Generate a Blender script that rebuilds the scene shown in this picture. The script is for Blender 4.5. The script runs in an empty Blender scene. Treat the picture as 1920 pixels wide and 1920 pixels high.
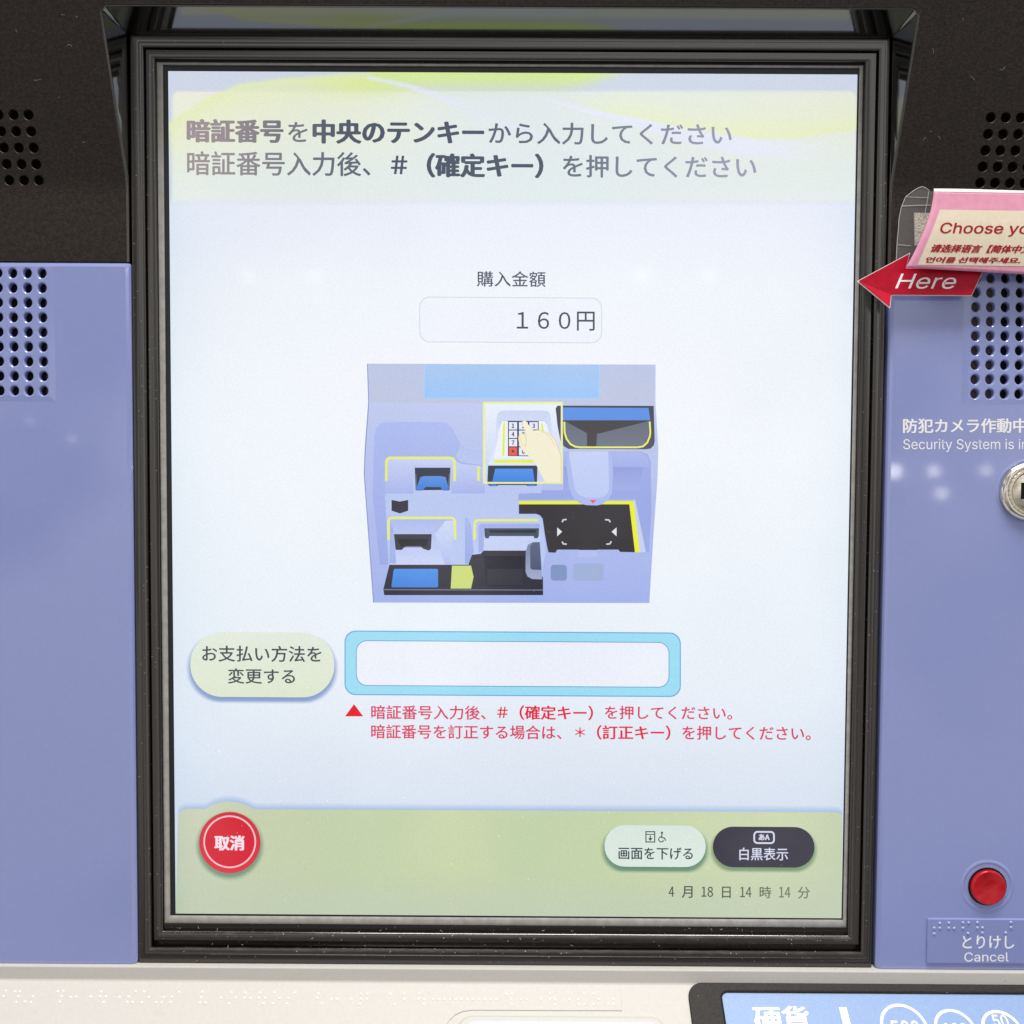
import bpy, bmesh, math, random
from mathutils import Vector, Matrix
from mathutils.geometry import delaunay_2d_cdt
random.seed(7)
S = bpy.context.scene
COL = S.collection
BASE = Vector((0, 0, 1.25))            # centre of the display above the floor

# ------------------------------------------------------------------ camera
CAM = Vector((0.00157312, -0.40884929, 0.01314069))
RX, RY, RZ = -0.04215679, -0.00555402, 0.0024438
F = 1925.0
M3 = (Matrix.Rotation(RZ, 3, 'Z') @ Matrix.Rotation(RY, 3, 'Y') @ Matrix.Rotation(RX, 3, 'X'))
right, fwd, up = M3.col[0], M3.col[1], M3.col[2]
cd = bpy.data.cameras.new('camera')
cam = bpy.data.objects.new('camera', cd); COL.objects.link(cam)
mw = Matrix.Identity(4)
for r in range(3):
    mw[r][0] = right[r]; mw[r][1] = up[r]; mw[r][2] = -fwd[r]; mw[r][3] = (CAM + BASE)[r]
cam.matrix_world = mw
cd.sensor_width = 36; cd.lens = 36 * F / 1920
cd.clip_start = 0.01; cd.clip_end = 100
S.camera = cam

# ------------------------------------------------------------------ world (the room around)
w = bpy.data.worlds.new('World'); S.world = w; w.use_nodes = True
nt = w.node_tree; bg = nt.nodes['Background']
tc = nt.nodes.new('ShaderNodeTexCoord'); sep = nt.nodes.new('ShaderNodeSeparateXYZ')
ramp = nt.nodes.new('ShaderNodeValToRGB'); mr = nt.nodes.new('ShaderNodeMapRange')
nt.links.new(tc.outputs['Generated'], sep.inputs[0])
mr.inputs['From Min'].default_value = -1; mr.inputs['From Max'].default_value = 1
nt.links.new(sep.outputs['Z'], mr.inputs['Value'])
nz = nt.nodes.new('ShaderNodeTexNoise'); nz.inputs['Scale'].default_value = 3.6; nz.inputs['Detail'].default_value = 3.5
nt.links.new(tc.outputs['Generated'], nz.inputs['Vector'])
nt.links.new(mr.outputs[0], ramp.inputs[0])
cr = ramp.color_ramp
cr.elements[0].position = 0.1; cr.elements[0].color = (.22, .21, .20, 1)
cr.elements[1].position = 0.95; cr.elements[1].color = (1.0, .985, .96, 1)
e = cr.elements.new(0.46); e.color = (.62, .61, .61, 1)
e = cr.elements.new(0.56); e.color = (1.0, .985, .96, 1)
nr = nt.nodes.new('ShaderNodeValToRGB')
nr.color_ramp.elements[0].position = .42; nr.color_ramp.elements[0].color = (.28, .28, .31, 1)
nr.color_ramp.elements[1].position = .56; nr.color_ramp.elements[1].color = (1.45, 1.43, 1.4, 1)
nt.links.new(nz.outputs['Fac'], nr.inputs[0])
mx = nt.nodes.new('ShaderNodeMix'); mx.data_type = 'RGBA'; mx.blend_type = 'MULTIPLY'; mx.inputs['Factor'].default_value = 1
nt.links.new(ramp.outputs[0], mx.inputs['A']); nt.links.new(nr.outputs[0], mx.inputs['B'])
nt.links.new(mx.outputs['Result'], bg.inputs['Color'])
bg.inputs['Strength'].default_value = 0.82

def lamp(name, loc, target, power, size, size_y=None, color=(1, .97, .93)):
    l = bpy.data.lights.new(name, 'AREA'); l.energy = power; l.color = color
    l.shape = 'RECTANGLE' if size_y else 'DISK'; l.size = size
    if size_y: l.size_y = size_y
    o = bpy.data.objects.new(name, l); COL.objects.link(o)
    o.location = Vector(loc) + BASE
    o.rotation_euler = (Vector(target) - Vector(loc)).to_track_quat('-Z', 'Y').to_euler()
    return o
# ceiling panel above and a little in front of the machine
lamp('ceiling_lamp', (0.1, -0.50, 1.42), (0, 0, -0.1), 29, 0.9, 0.4)
# round downlights of the hall behind the camera (seen mirrored in glass and plastic)
def ray(px, py):
    return (right * ((px - 960) / F) + fwd + up * ((960 - py) / F)).normalized()
for (px, py, dist, rad, pw) in [(465, 517, 3.2, .018, .016), (590, 517, 3.2, .018, .014), (1205, 517, 3.2, .018, .016), (1330, 517, 3.2, .018, .014),
                                (1674, 884, 3.0, .02, .045), (1748, 883, 3.2, .018, .022), (1845, 882, 3.2, .018, .015), (1762, 925, 3.2, .02, .022),
                                (60, 790, 3.2, .012, .003), (138, 823, 3.2, .012, .004)]:
    d = ray(px, py); hit = CAM + d * (-CAM.y / d.y)
    r = Vector((d.x, -d.y, d.z)); loc = hit + r * dist
    lamp('ceiling_downlight', loc, hit, pw, rad * 2)

S.view_settings.view_transform = 'Standard'; S.view_settings.look = 'None'
S.view_settings.exposure = 0; S.view_settings.gamma = 1
S.view_settings.use_curve_mapping = False
S.cycles.max_bounces = 8; S.cycles.transparent_max_bounces = 12

# ------------------------------------------------------------------ helpers
def lin(c, k=1.0):
    o = []
    for v in c[:3]:
        v = v / 255
        o.append((v / 12.92 if v <= .04045 else ((v + .055) / 1.055) ** 2.4) * k)
    return tuple(o) + (1.0,)

class Plane:
    def __init__(s, p, n):
        s.p = Vector(p); s.n = Vector(n).normalized()
    def u(s, px, py, off=0.0):          # a point of the photograph on this surface
        d = ray(px, py)
        t = ((s.p + s.n * off - CAM).dot(s.n)) / d.dot(s.n)
        return CAM + d * t
def front(d):                            # plane d metres in front of the display
    return Plane((0, -d, 0), (0, -1, 0))
def proj(P):
    q = P - CAM; k = q.dot(fwd)
    return 960 + F * q.dot(right) / k, 960 - F * q.dot(up) / k

def empty(name, loc, label, cat, group=None):
    o = bpy.data.objects.new(name, None); COL.objects.link(o); o.location = BASE + Vector(loc)
    o.empty_display_size = .02; o['label'] = label; o['category'] = cat
    if group: o['group'] = group
    return o
def mesh_obj(name, verts, faces, mat, parent, smooth=False, colors=None, off=Vector((0, 0, 0)), mats=None, fmat=None):
    me = bpy.data.meshes.new(name)
    me.from_pydata([tuple(Vector(v) - off) for v in verts], [], faces)
    me.update()
    for m in (mats or [mat]): me.materials.append(m)
    if fmat:
        for p, i in zip(me.polygons, fmat): p.material_index = i
    if smooth:
        for p in me.polygons: p.use_smooth = True
    if colors is not None:
        a = me.color_attributes.new('Col', 'FLOAT_COLOR', 'POINT')
        flat = [x for c in colors for x in c]
        a.data.foreach_set('color', flat)
    o = bpy.data.objects.new(name, me); COL.objects.link(o)
    if parent: o.parent = parent
    return o
class MB:
    def __init__(s): s.v = []; s.f = []; s.c = []; s.m = []
    def add(s, vs, fs, c=None, mi=0):
        b = len(s.v); s.v += [Vector(v) for v in vs]
        s.f += [tuple(i + b for i in f) for f in fs]; s.m += [mi] * len(fs)
        if c is not None: s.c += list(c) if isinstance(c, list) else [c] * len(vs)
    def build(s, name, mat, parent, smooth=False, off=Vector((0, 0, 0)), mats=None):
        return mesh_obj(name, s.v, s.f, mat, parent, smooth, s.c or None, off, mats, s.m if mats else None)

def new_mat(name):
    m = bpy.data.materials.new(name); m.use_nodes = True
    return m, m.node_tree, m.node_tree.nodes['Principled BSDF']
def N(nt, t, **kw):
    n = nt.nodes.new(t)
    for k, v in kw.items(): n.inputs[k].default_value = v
    return n
def noise_col(nt, b, c1, c2, scale, lo=.35, hi=.65, detail=4, stretch=None):
    t = N(nt, 'ShaderNodeTexCoord'); n = N(nt, 'ShaderNodeTexNoise', Scale=scale, Detail=detail)
    if stretch:
        mp = N(nt, 'ShaderNodeMapping'); mp.inputs['Scale'].default_value = stretch
        nt.links.new(t.outputs['Object'], mp.inputs[0]); nt.links.new(mp.outputs[0], n.inputs['Vector'])
    else: nt.links.new(t.outputs['Object'], n.inputs['Vector'])
    r = N(nt, 'ShaderNodeValToRGB')
    r.color_ramp.elements[0].position = lo; r.color_ramp.elements[0].color = c1
    r.color_ramp.elements[1].position = hi; r.color_ramp.elements[1].color = c2
    nt.links.new(n.outputs['Fac'], r.inputs[0])
    if b is not None: nt.links.new(r.outputs[0], b.inputs['Base Color'])
    return r
def bump(nt, b, scale, strength, dist=.0002, detail=3):
    t = N(nt, 'ShaderNodeTexCoord'); n = N(nt, 'ShaderNodeTexNoise', Scale=scale, Detail=detail)
    nt.links.new(t.outputs['Object'], n.inputs['Vector'])
    bp = N(nt, 'ShaderNodeBump', Strength=strength, Distance=dist)
    nt.links.new(n.outputs['Fac'], bp.inputs['Height']); nt.links.new(bp.outputs[0], b.inputs['Normal'])
def dust(nt, scale, size, thin, stretch=None):
    """mask of scattered dust grains"""
    t = N(nt, 'ShaderNodeTexCoord'); v = N(nt, 'ShaderNodeTexVoronoi', Scale=scale)
    if stretch:
        mp = N(nt, 'ShaderNodeMapping'); mp.inputs['Scale'].default_value = stretch
        nt.links.new(t.outputs['Object'], mp.inputs[0]); nt.links.new(mp.outputs[0], v.inputs['Vector'])
    else: nt.links.new(t.outputs['Object'], v.inputs['Vector'])
    sp = N(nt, 'ShaderNodeSeparateColor'); nt.links.new(v.outputs['Color'], sp.inputs[0])
    mrn = N(nt, 'ShaderNodeMapRange'); mrn.inputs['From Min'].default_value = thin; mrn.inputs['From Max'].default_value = 1
    mrn.inputs['To Min'].default_value = 0; mrn.inputs['To Max'].default_value = size
    nt.links.new(sp.outputs[0], mrn.inputs['Value'])
    sub = N(nt, 'ShaderNodeMath'); sub.operation = 'SUBTRACT'
    nt.links.new(mrn.outputs[0], sub.inputs[0]); nt.links.new(v.outputs['Distance'], sub.inputs[1])
    mu = N(nt, 'ShaderNodeMath'); mu.operation = 'MULTIPLY'; mu.inputs[1].default_value = 14; mu.use_clamp = True
    nt.links.new(sub.outputs[0], mu.inputs[0])
    return mu.outputs[0]
def mixc(nt, fac, a, bcol):
    m = N(nt, 'ShaderNodeMix'); m.data_type = 'RGBA'
    nt.links.new(fac, m.inputs['Factor'])
    if isinstance(a, tuple): m.inputs['A'].default_value = a
    else: nt.links.new(a, m.inputs['A'])
    if isinstance(bcol, tuple): m.inputs['B'].default_value = bcol
    else: nt.links.new(bcol, m.inputs['B'])
    return m.outputs['Result']

# ------------------------------------------------------------------ materials
def make_plain(name, c, rough=.5, spec=.5, metal=0):
    m, nt, b = new_mat(name)
    b.inputs['Base Color'].default_value = c; b.inputs['Roughness'].default_value = rough
    b.inputs['Specular IOR Level'].default_value = spec; b.inputs['Metallic'].default_value = metal
    return m
HOOD, nt, b = new_mat('grained_black_plastic')
r = noise_col(nt, None, (.009, .0054, .0036, 1), (.025, .0168, .0120, 1), 900, .38, .66)
dm = dust(nt, 420, .14, .93)
nt.links.new(mixc(nt, dm, r.outputs[0], (.16, .15, .14, 1)), b.inputs['Base Color'])
b.inputs['Roughness'].default_value = .42; b.inputs['Specular IOR Level'].default_value = .34; bump(nt, b, 1300, .6, .0003)
BEZ, nt, b = new_mat('glossy_black_plastic')
g = N(nt, 'ShaderNodeNewGeometry'); sg = N(nt, 'ShaderNodeSeparateXYZ'); nt.links.new(g.outputs['True Normal'], sg.inputs[0])
upf = N(nt, 'ShaderNodeMapRange'); upf.inputs['From Min'].default_value = .05; upf.inputs['From Max'].default_value = .4
nt.links.new(sg.outputs['Z'], upf.inputs['Value'])
fz = N(nt, 'ShaderNodeTexNoise', Scale=420, Detail=6); t = N(nt, 'ShaderNodeTexCoord')
mp = N(nt, 'ShaderNodeMapping'); mp.inputs['Scale'].default_value = (.35, 1.3, 1.3)
nt.links.new(t.outputs['Object'], mp.inputs[0]); nt.links.new(mp.outputs[0], fz.inputs['Vector'])
fr = N(nt, 'ShaderNodeMapRange'); fr.inputs['From Min'].default_value = .52; fr.inputs['From Max'].default_value = .8
fr.inputs['To Max'].default_value = .16
nt.links.new(fz.outputs['Fac'], fr.inputs['Value'])
mu = N(nt, 'ShaderNodeMath'); mu.operation = 'MULTIPLY'; nt.links.new(fr.outputs[0], mu.inputs[0]); nt.links.new(upf.outputs[0], mu.inputs[1])
gd = dust(nt, 850, .28, .74)
mg = N(nt, 'ShaderNodeMath'); mg.operation = 'MULTIPLY_ADD'; mg.use_clamp = True
upf2 = N(nt, 'ShaderNodeMapRange'); upf2.inputs['From Min'].default_value = -.2; upf2.inputs['From Max'].default_value = .5
upf2.inputs['To Min'].default_value = .12; nt.links.new(sg.outputs['Z'], upf2.inputs['Value'])
nt.links.new(gd, mg.inputs[0]); nt.links.new(upf2.outputs[0], mg.inputs[1]); nt.links.new(mu.outputs[0], mg.inputs[2])
nt.links.new(mixc(nt, mg.outputs[0], (.013, .0098, .0072, 1), (.36, .36, .35, 1)), b.inputs['Base Color'])
b.inputs['Roughness'].default_value = .14; b.inputs['Specular IOR Level'].default_value = 1.0; bump(nt, b, 900, .06, .0001)
WALLM = make_plain('polished_black_plastic', (.004, .0036, .0034, 1), .09, 1.0)
WALLM.node_tree.nodes['Principled BSDF'].inputs['IOR'].default_value = 1.75
TRIM, nt, b = new_mat('grey_inner_trim')
noise_col(nt, b, (.30, .29, .27, 1), (.38, .37, .345, 1), 300, stretch=(1, 1, 1)); b.inputs['Roughness'].default_value = .3
GASK = make_plain('black_gasket', (.006, .009, .012, 1), .4)
def purple(name, k):
    m, nt, b = new_mat(name)
    r = noise_col(nt, None, tuple(x * k for x in (.255, .300, .585)) + (1,), tuple(x * k for x in (.261, .306, .594)) + (1,), 700, .4, .6)
    dm = dust(nt, 240, .1, .95)
    nt.links.new(mixc(nt, dm, r.outputs[0], (.6, .6, .75, 1)), b.inputs['Base Color'])
    b.inputs['Roughness'].default_value = .05; b.inputs['Specular IOR Level'].default_value = .8
    bump(nt, b, 260, .02, .0001, 2)
    return m
PUR = purple('lavender_plastic', 1.0); PLATE = purple('lavender_label_plastic', .93)
BEI, nt, b = new_mat('cream_plastic')
r = noise_col(nt, None, (.535, .518, .487, 1), (.555, .537, .505, 1), 800, .4, .6)
dm = dust(nt, 420, .2, .93); sc = noise_col(nt, None, (0, 0, 0, 1), (1, 1, 1, 1), 90, .66, .74, 8, (1, 3, 3))
m1 = mixc(nt, dm, r.outputs[0], (.42, .39, .35, 1))
mm = N(nt, 'ShaderNodeMath'); mm.operation = 'MULTIPLY'; mm.inputs[1].default_value = .35; nt.links.new(sc.outputs[0], mm.inputs[0])
nt.links.new(mixc(nt, mm.outputs[0], m1, (.5, .47, .42, 1)), b.inputs['Base Color'])
b.inputs['Roughness'].default_value = .5; b.inputs['Specular IOR Level'].default_value = .3; bump(nt, b, 900, .06, .0001)
BLK, nt, b = new_mat('grained_black_frame')
r = noise_col(nt, None, (.010, .0085, .0075, 1), (.022, .019, .017, 1), 1100); dm = dust(nt, 600, .16, .94)
nt.links.new(mixc(nt, dm, r.outputs[0], (.3, .3, .3, 1)), b.inputs['Base Color']); b.inputs['Roughness'].default_value = .55; b.inputs['Specular IOR Level'].default_value = .25; bump(nt, b, 1500, .4, .0002)
BLUE, nt, b = new_mat('printed_blue_film')
noise_col(nt, b, (.20, .315, .56, 1), (.24, .36, .61, 1), 1500, .35, .65); b.inputs['Roughness'].default_value = .45
WHITE = make_plain('white_print', (.88, .88, .90, 1), .5)
HOLE = make_plain('black_void', (.004, .004, .004, 1), .8, .2)
FOAM = make_plain('grey_foam', (.07, .062, .055, 1), .9, .2)
RED, nt, b = new_mat('red_button_plastic')
noise_col(nt, b, (.42, .004, .010, 1), (.52, .007, .014, 1), 160); b.inputs['Roughness'].default_value = .12; bump(nt, b, 120, .12, .0006)
CHROME = make_plain('polished_nickel', (.78, .73, .64, 1), .12, .5, 1)
STEEL = make_plain('brushed_nickel', (.80, .74, .62, 1), .26, .5, 1)
ARED, nt, b = new_mat('red_printed_card')
noise_col(nt, b, (.42, .002, .020, 1), (.50, .004, .028, 1), 220, stretch=(1, 1, 2)); b.inputs['Roughness'].default_value = .35; b.inputs['Specular IOR Level'].default_value = .2
PINK, nt, b = new_mat('pink_printed_paper')
noise_col(nt, b, (.66, .27, .40, 1), (.72, .31, .44, 1), 300); b.inputs['Roughness'].default_value = .5
CREAM, nt, b = new_mat('cream_paper')
noise_col(nt, b, (.70, .61, .47, 1), (.74, .65, .51, 1), 500); b.inputs['Roughness'].default_value = .5
INK = make_plain('red_ink', (.36, .006, .02, 1), .5, .2)
EDGE = make_plain('white_card_edge', (.85, .80, .78, 1), .4)
VEL, nt, b = new_mat('hook_tape'); noise_col(nt, b, (.38, .34, .28, 1), (.72, .67, .56, 1), 1800, .4, .6, 2); bump(nt, b, 1500, .8, .0005)
CLEAR, nt, b = new_mat('clear_plastic_sleeve')
b.inputs['Base Color'].default_value = (.75, .74, .74, 1); b.inputs['Alpha'].default_value = .13; b.inputs['Roughness'].default_value = .12
CREASE, nt, b = new_mat('clear_plastic_edge')
b.inputs['Base Color'].default_value = (.9, .9, .9, 1); b.inputs['Alpha'].default_value = .42; b.inputs['Roughness'].default_value = .2
DOT = make_plain('pale_braille_dots', (.74, .72, .68, 1), .3)  # lighter than the strip: the highlights on the dots put into the colour
DOTP = make_plain('pale_lavender_dots', (.40, .43, .68, 1), .2)  # painted lighter than the plate to stand for highlights on the domes
TRAY = make_plain('lavender_tray', (.50, .485, .53, 1), .4)
# the lit display: every picture element gives off its own colour through one glass surface
DISP, nt, b = new_mat('lit_display')
at = N(nt, 'ShaderNodeVertexColor'); at.layer_name = 'Col'
gn = N(nt, 'ShaderNodeTexNoise', Scale=1500, Detail=1); t = N(nt, 'ShaderNodeTexCoord'); nt.links.new(t.outputs['Object'], gn.inputs['Vector'])
gm = N(nt, 'ShaderNodeMapRange'); gm.inputs['From Min'].default_value = .3; gm.inputs['From Max'].default_value = .7
gm.inputs['To Min'].default_value = .965; gm.inputs['To Max'].default_value = 1.03
nt.links.new(gn.outputs['Fac'], gm.inputs['Value'])
vm = N(nt, 'ShaderNodeVectorMath'); vm.operation = 'SCALE'
nt.links.new(at.outputs['Color'], vm.inputs[0]); nt.links.new(gm.outputs[0], vm.inputs['Scale'])
nt.links.new(vm.outputs[0], b.inputs['Emission Color']); b.inputs['Emission Strength'].default_value = 1
d1 = dust(nt, 520, .2, .86); d2 = dust(nt, 120, .1, .95)
ad = N(nt, 'ShaderNodeMath'); ad.operation = 'MAXIMUM'; nt.links.new(d1, ad.inputs[0]); nt.links.new(d2, ad.inputs[1])
so = N(nt, 'ShaderNodeSeparateXYZ'); nt.links.new(t.outputs['Object'], so.inputs[0])
low = N(nt, 'ShaderNodeMapRange'); low.inputs['From Min'].default_value = .02; low.inputs['From Max'].default_value = -.14
low.inputs['To Min'].default_value = .15; low.inputs['To Max'].default_value = 1; nt.links.new(so.outputs['Z'], low.inputs['Value'])
dl = N(nt, 'ShaderNodeMath'); dl.operation = 'MULTIPLY'; nt.links.new(ad.outputs[0], dl.inputs[0]); nt.links.new(low.outputs[0], dl.inputs[1])
sm = noise_col(nt, None, (.002, .002, .002, 1), (.035, .035, .034, 1), 14, .5, .75, 7)
nt.links.new(mixc(nt, dl.outputs[0], sm.outputs[0], (.22, .22, .21, 1)), b.inputs['Base Color'])
b.inputs['Roughness'].default_value = .06; b.inputs['Specular IOR Level'].default_value = .35

# ------------------------------------------------------------------ 2-D sheets with holes
def inside(p, poly):
    c = False; n = len(poly); x, y = p
    for i in range(n):
        x1, y1 = poly[i]; x2, y2 = poly[i - 1]
        if (y1 > y) != (y2 > y) and x < (x2 - x1) * (y - y1) / (y2 - y1) + x1: c = not c
    return c
def sheet(outer, holes, lift, extra=()):
    """triangulate an outline with round holes and lift it to (x, -d, z); holes: list of loops"""
    pts = [Vector(p) for p in outer]; edges = [(i, (i + 1) % len(outer)) for i in range(len(outer))]
    hl = []
    for h in holes:
        b0 = len(pts); pts += [Vector(p) for p in h]
        edges += [(b0 + i, b0 + (i + 1) % len(h)) for i in range(len(h))]
        hl.append(h)
    for ln in extra:
        b0 = len(pts); pts += [Vector(p) for p in ln]
        edges += [(b0 + i, b0 + i + 1) for i in range(len(ln) - 1)]
    ov, oe, of, *_ = delaunay_2d_cdt(pts, edges, [], 0, 1e-7)
    boxes = [(sum(p[0] for p in h) / len(h), sum(p[1] for p in h) / len(h), h) for h in hl]
    faces = []
    for f in of:
        c = sum((ov[i] for i in f), Vector((0, 0))) / len(f)
        if not inside(c, outer): continue
        if any(abs(c.x - hx) < .01 and abs(c.y - hz) < .01 and inside(c, h) for hx, hz, h in boxes): continue
        a = ov[f[0]]; bq = ov[f[1]]; cq = ov[f[2]]
        if (bq - a).cross(cq - a) < 0: f = list(reversed(f))
        faces.append(tuple(f))
    return [Vector((v.x, -lift(v.x, v.y), v.y)) for v in ov], faces
def circ(x, z, r, n=20): return [(x + r * math.cos(2 * math.pi * k / n), z + r * math.sin(2 * math.pi * k / n)) for k in range(n)]
def rrect(x0, z0, x1, z1, r, n=6, corners=(1, 1, 1, 1)):
    """counter-clockwise from lower left; corners ll, lr, ur, ul"""
    o = []
    for (cx, cz, a, on) in ((x0, z0, 180, corners[0]), (x1, z0, 270, corners[1]), (x1, z1, 0, corners[2]), (x0, z1, 90, corners[3])):
        if not on: o.append((cx, cz)); continue
        ox = cx + (r if cx == x0 else -r); oz = cz + (r if cz == z0 else -r)
        for k in range(n + 1):
            t = math.radians(a + 90 * k / n); o.append((ox + r * math.cos(t), oz + r * math.sin(t)))
    return o
def tunnel(mb, rings, mi=0, close=True, flip=False):
    """rings: list of loops of 3-D points, joined one after another"""
    n = len(rings[0]); vs = [p for r in rings for p in r]; fs = []
    for k in range(len(rings) - 1):
        for i in range(n if close else n - 1):
            j = (i + 1) % n
            q = (k * n + i, k * n + j, (k + 1) * n + j, (k + 1) * n + i)
            fs.append(q[::-1] if flip else q)
    mb.add(vs, fs, None, mi)

# ================================================================== THE MACHINE
machine = empty('ticket_machine', (0, 0, 0), 'lavender and black ticket machine with a lit portrait touch screen in a black bezel', 'ticket machine')
DP = .0065                                 # the side panels stand this far in front of the display
XO_L = front(DP).u(241, 420).x; XO_R = front(DP).u(1667, 430).x
Z_TOP = front(DP).u(960, 66).z; Z_BEND = front(DP).u(100, 352).z; Z_SEAM = front(DP).u(100, 490).z
D_TOP = .022; Z_FRONT = front(D_TOP).u(960, 13).z          # the recess flares towards the front
TILT = (D_TOP - DP) / (Z_FRONT - Z_BEND); FLARE = (Z_FRONT - Z_TOP) / (D_TOP - DP)
FIL = .0045
def hood_d(x, z):
    if z <= Z_BEND - FIL: return DP - .0004
    if z >= Z_BEND + FIL: return DP - .0004 + (z - Z_BEND) * TILT
    t = (z - Z_BEND + FIL)
    return DP - .0004 + TILT * t * t / (4 * FIL)
XW, ZT, ZB = .33, .27, -.30
# --- housing behind everything
mb = MB()
bm = bmesh.new(); bmesh.ops.create_cube(bm, size=1)
for v in bm.verts: v.co = Vector((v.co.x * .65, .052 + v.co.y * .09, -.015 + v.co.z * .55))
mb.add([v.co.copy() for v in bm.verts], [tuple(v.index for v in f.verts) for f in bm.faces]); bm.free()
mb.build('housing', HOOD, machine)

# --- hood
R_ = .0024
def hood_outline(i):                       # opening outline on the cover, i = inset into the opening
    zt = Z_FRONT - i; r = max(R_ - i, .0004); pts = []
    XL = lambda z: XO_L + i - FLARE * max(0, hood_d(0, z) - DP)
    XR = lambda z: XO_R - i + FLARE * max(0, hood_d(0, z) - DP)
    zs = [Z_SEAM] + [Z_BEND + FIL * k for k in (-1, -.5, 0, .5, 1)] + [Z_BEND + (zt - r - Z_BEND) * k for k in (.3, .5, .7, .85)]
    for z in zs: pts.append((XL(z), z))
    xl, xr = XL(zt - r), XR(zt - r)
    for k in range(7):
        t = math.radians(180 - 90 * k / 6); pts.append((xl + r + r * math.cos(t), zt - r + r * math.sin(t)))
    for k in range(7):
        t = math.radians(90 - 90 * k / 6); pts.append((xr - r + r * math.cos(t), zt - r + r * math.sin(t)))
    for z in reversed(zs): pts.append((XR(z), z))
    return pts
open0 = hood_outline(-.0009)
outer = [(-XW, Z_SEAM)] + open0 + [(XW, Z_SEAM), (XW, ZT), (-XW, ZT)]
holes, HR = [], .00185
def tilt_pt(px, py):
    n = Vector((0, -1, -TILT)).normalized(); p = Vector((0, -(DP - .0004), Z_BEND)); return Plane(p, n).u(px, py)
cosT = 1 / math.sqrt(1 + TILT * TILT)
def hood_holes(pa, pb, sgn, ncol):
    a, b_ = tilt_pt(*pa), tilt_pt(*pb)     # top and bottom hole of the column next the screen
    for r in range(5):
        x = a.x + (b_.x - a.x) * r / 4; z = a.z + (b_.z - a.z) * r / 4
        for c in range(ncol):
            xx = x + sgn * c * .00572
            holes.append([(q[0], z + (q[1] - z) * cosT) for q in circ(xx, z, HR + .00022)])
hood_holes((53, 215), (72.5, 338), -1, 6)
hood_holes((1858, 220), (1838, 343), 1, 7)
ex = [[(-XW, Z_BEND + FIL * k), (open0[0][0], Z_BEND + FIL * k)] for k in (-1, -.5, 0, .5, 1)] + \
     [[(open0[-1][0], Z_BEND + FIL * k), (XW, Z_BEND + FIL * k)] for k in (-1, -.5, 0, .5, 1)]
# keep the outline counter-clockwise
outer_ccw = list(reversed(outer))
v, f = sheet(outer_ccw, holes, hood_d, ex)
mb = MB(); mb.add(v, f)
for h in holes:
    cx = sum(p[0] for p in h) / len(h); cz = sum(p[1] for p in h) / len(h)
    def ring(k, dd): return [Vector((cx + (p[0] - cx) * k, -hood_d(cx, cz + (p[1] - cz) * k) + dd, cz + (p[1] - cz) * k)) for p in h]
    tunnel(mb, [ring(1, 0), ring(.9, .00018), ring(.88, .0026)])
mb.add([(-XW, -hood_d(0, Z_SEAM), Z_SEAM), (XO_L - .0009, -hood_d(0, Z_SEAM), Z_SEAM), (XO_L - .0009, .01, Z_SEAM), (-XW, .01, Z_SEAM)], [(0, 1, 2, 3)])
mb.add([(XW, -hood_d(0, Z_SEAM), Z_SEAM), (XO_R + .0009, -hood_d(0, Z_SEAM), Z_SEAM), (XO_R + .0009, .01, Z_SEAM), (XW, .01, Z_SEAM)], [(3, 2, 1, 0)])
dz = hood_d(0, ZT)
mb.add([(-XW, -dz, ZT), (XW, -dz, ZT), (XW, .02, ZT), (-XW, .02, ZT)], [(0, 1, 2, 3)])
for s in (-1, 1):
    zz = [Z_SEAM, Z_BEND - FIL, Z_BEND + FIL, ZT]
    vs = [(s * XW, -hood_d(0, z), z) for z in zz] + [(s * XW, .02, ZT), (s * XW, .02, Z_SEAM)]
    mb.add(vs, [tuple(range(6))])
hood = mb.build('upper_cover', HOOD, machine)
# rounded lip and the polished wall of the opening
mb = MB()
def lip_ring(i, dd): return [Vector((x, -hood_d(x, z) + dd, z)) for x, z in hood_outline(i)]
tunnel(mb, [lip_ring(-.0009, 0), lip_ring(-.0007, .00004), lip_ring(-.00035, .00018), lip_ring(-.0001, .0005), lip_ring(0, .0009)], close=False, flip=True)
mb.build('cover_edge', BEZ, hood, smooth=True)
mb = MB(); fr_ = lip_ring(0, .0009); n = len(fr_)
def back_pt(p, dd):
    rr_ = R_ * .8; x = min(max(p.x, XO_L), XO_R); z = min(p.z, Z_TOP)
    return Vector((x, -dd, z))
tunnel(mb, [fr_, [back_pt(p, min(DP, -p.y)) for p in fr_], [back_pt(p, .0035) for p in fr_]], close=False, flip=True)
mb.build('recess_wall', WALLM, hood, smooth=False)
for s in (-1, 1):
    mb = MB(); x0, x1 = sorted((s * .16, s * .32))
    vs = [(x0, -hood_d(0, Z_BEND + .006) + .0045, Z_BEND + .002), (x1, -hood_d(0, Z_BEND + .006) + .0045, Z_BEND + .002),
          (x1, -hood_d(0, Z_TOP) + .0045, Z_TOP), (x0, -hood_d(0, Z_TOP) + .0045, Z_TOP)]
    mb.add(vs, [(0, 1, 2, 3)]); mb.build('speaker_backing', HOLE, hood)

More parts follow.
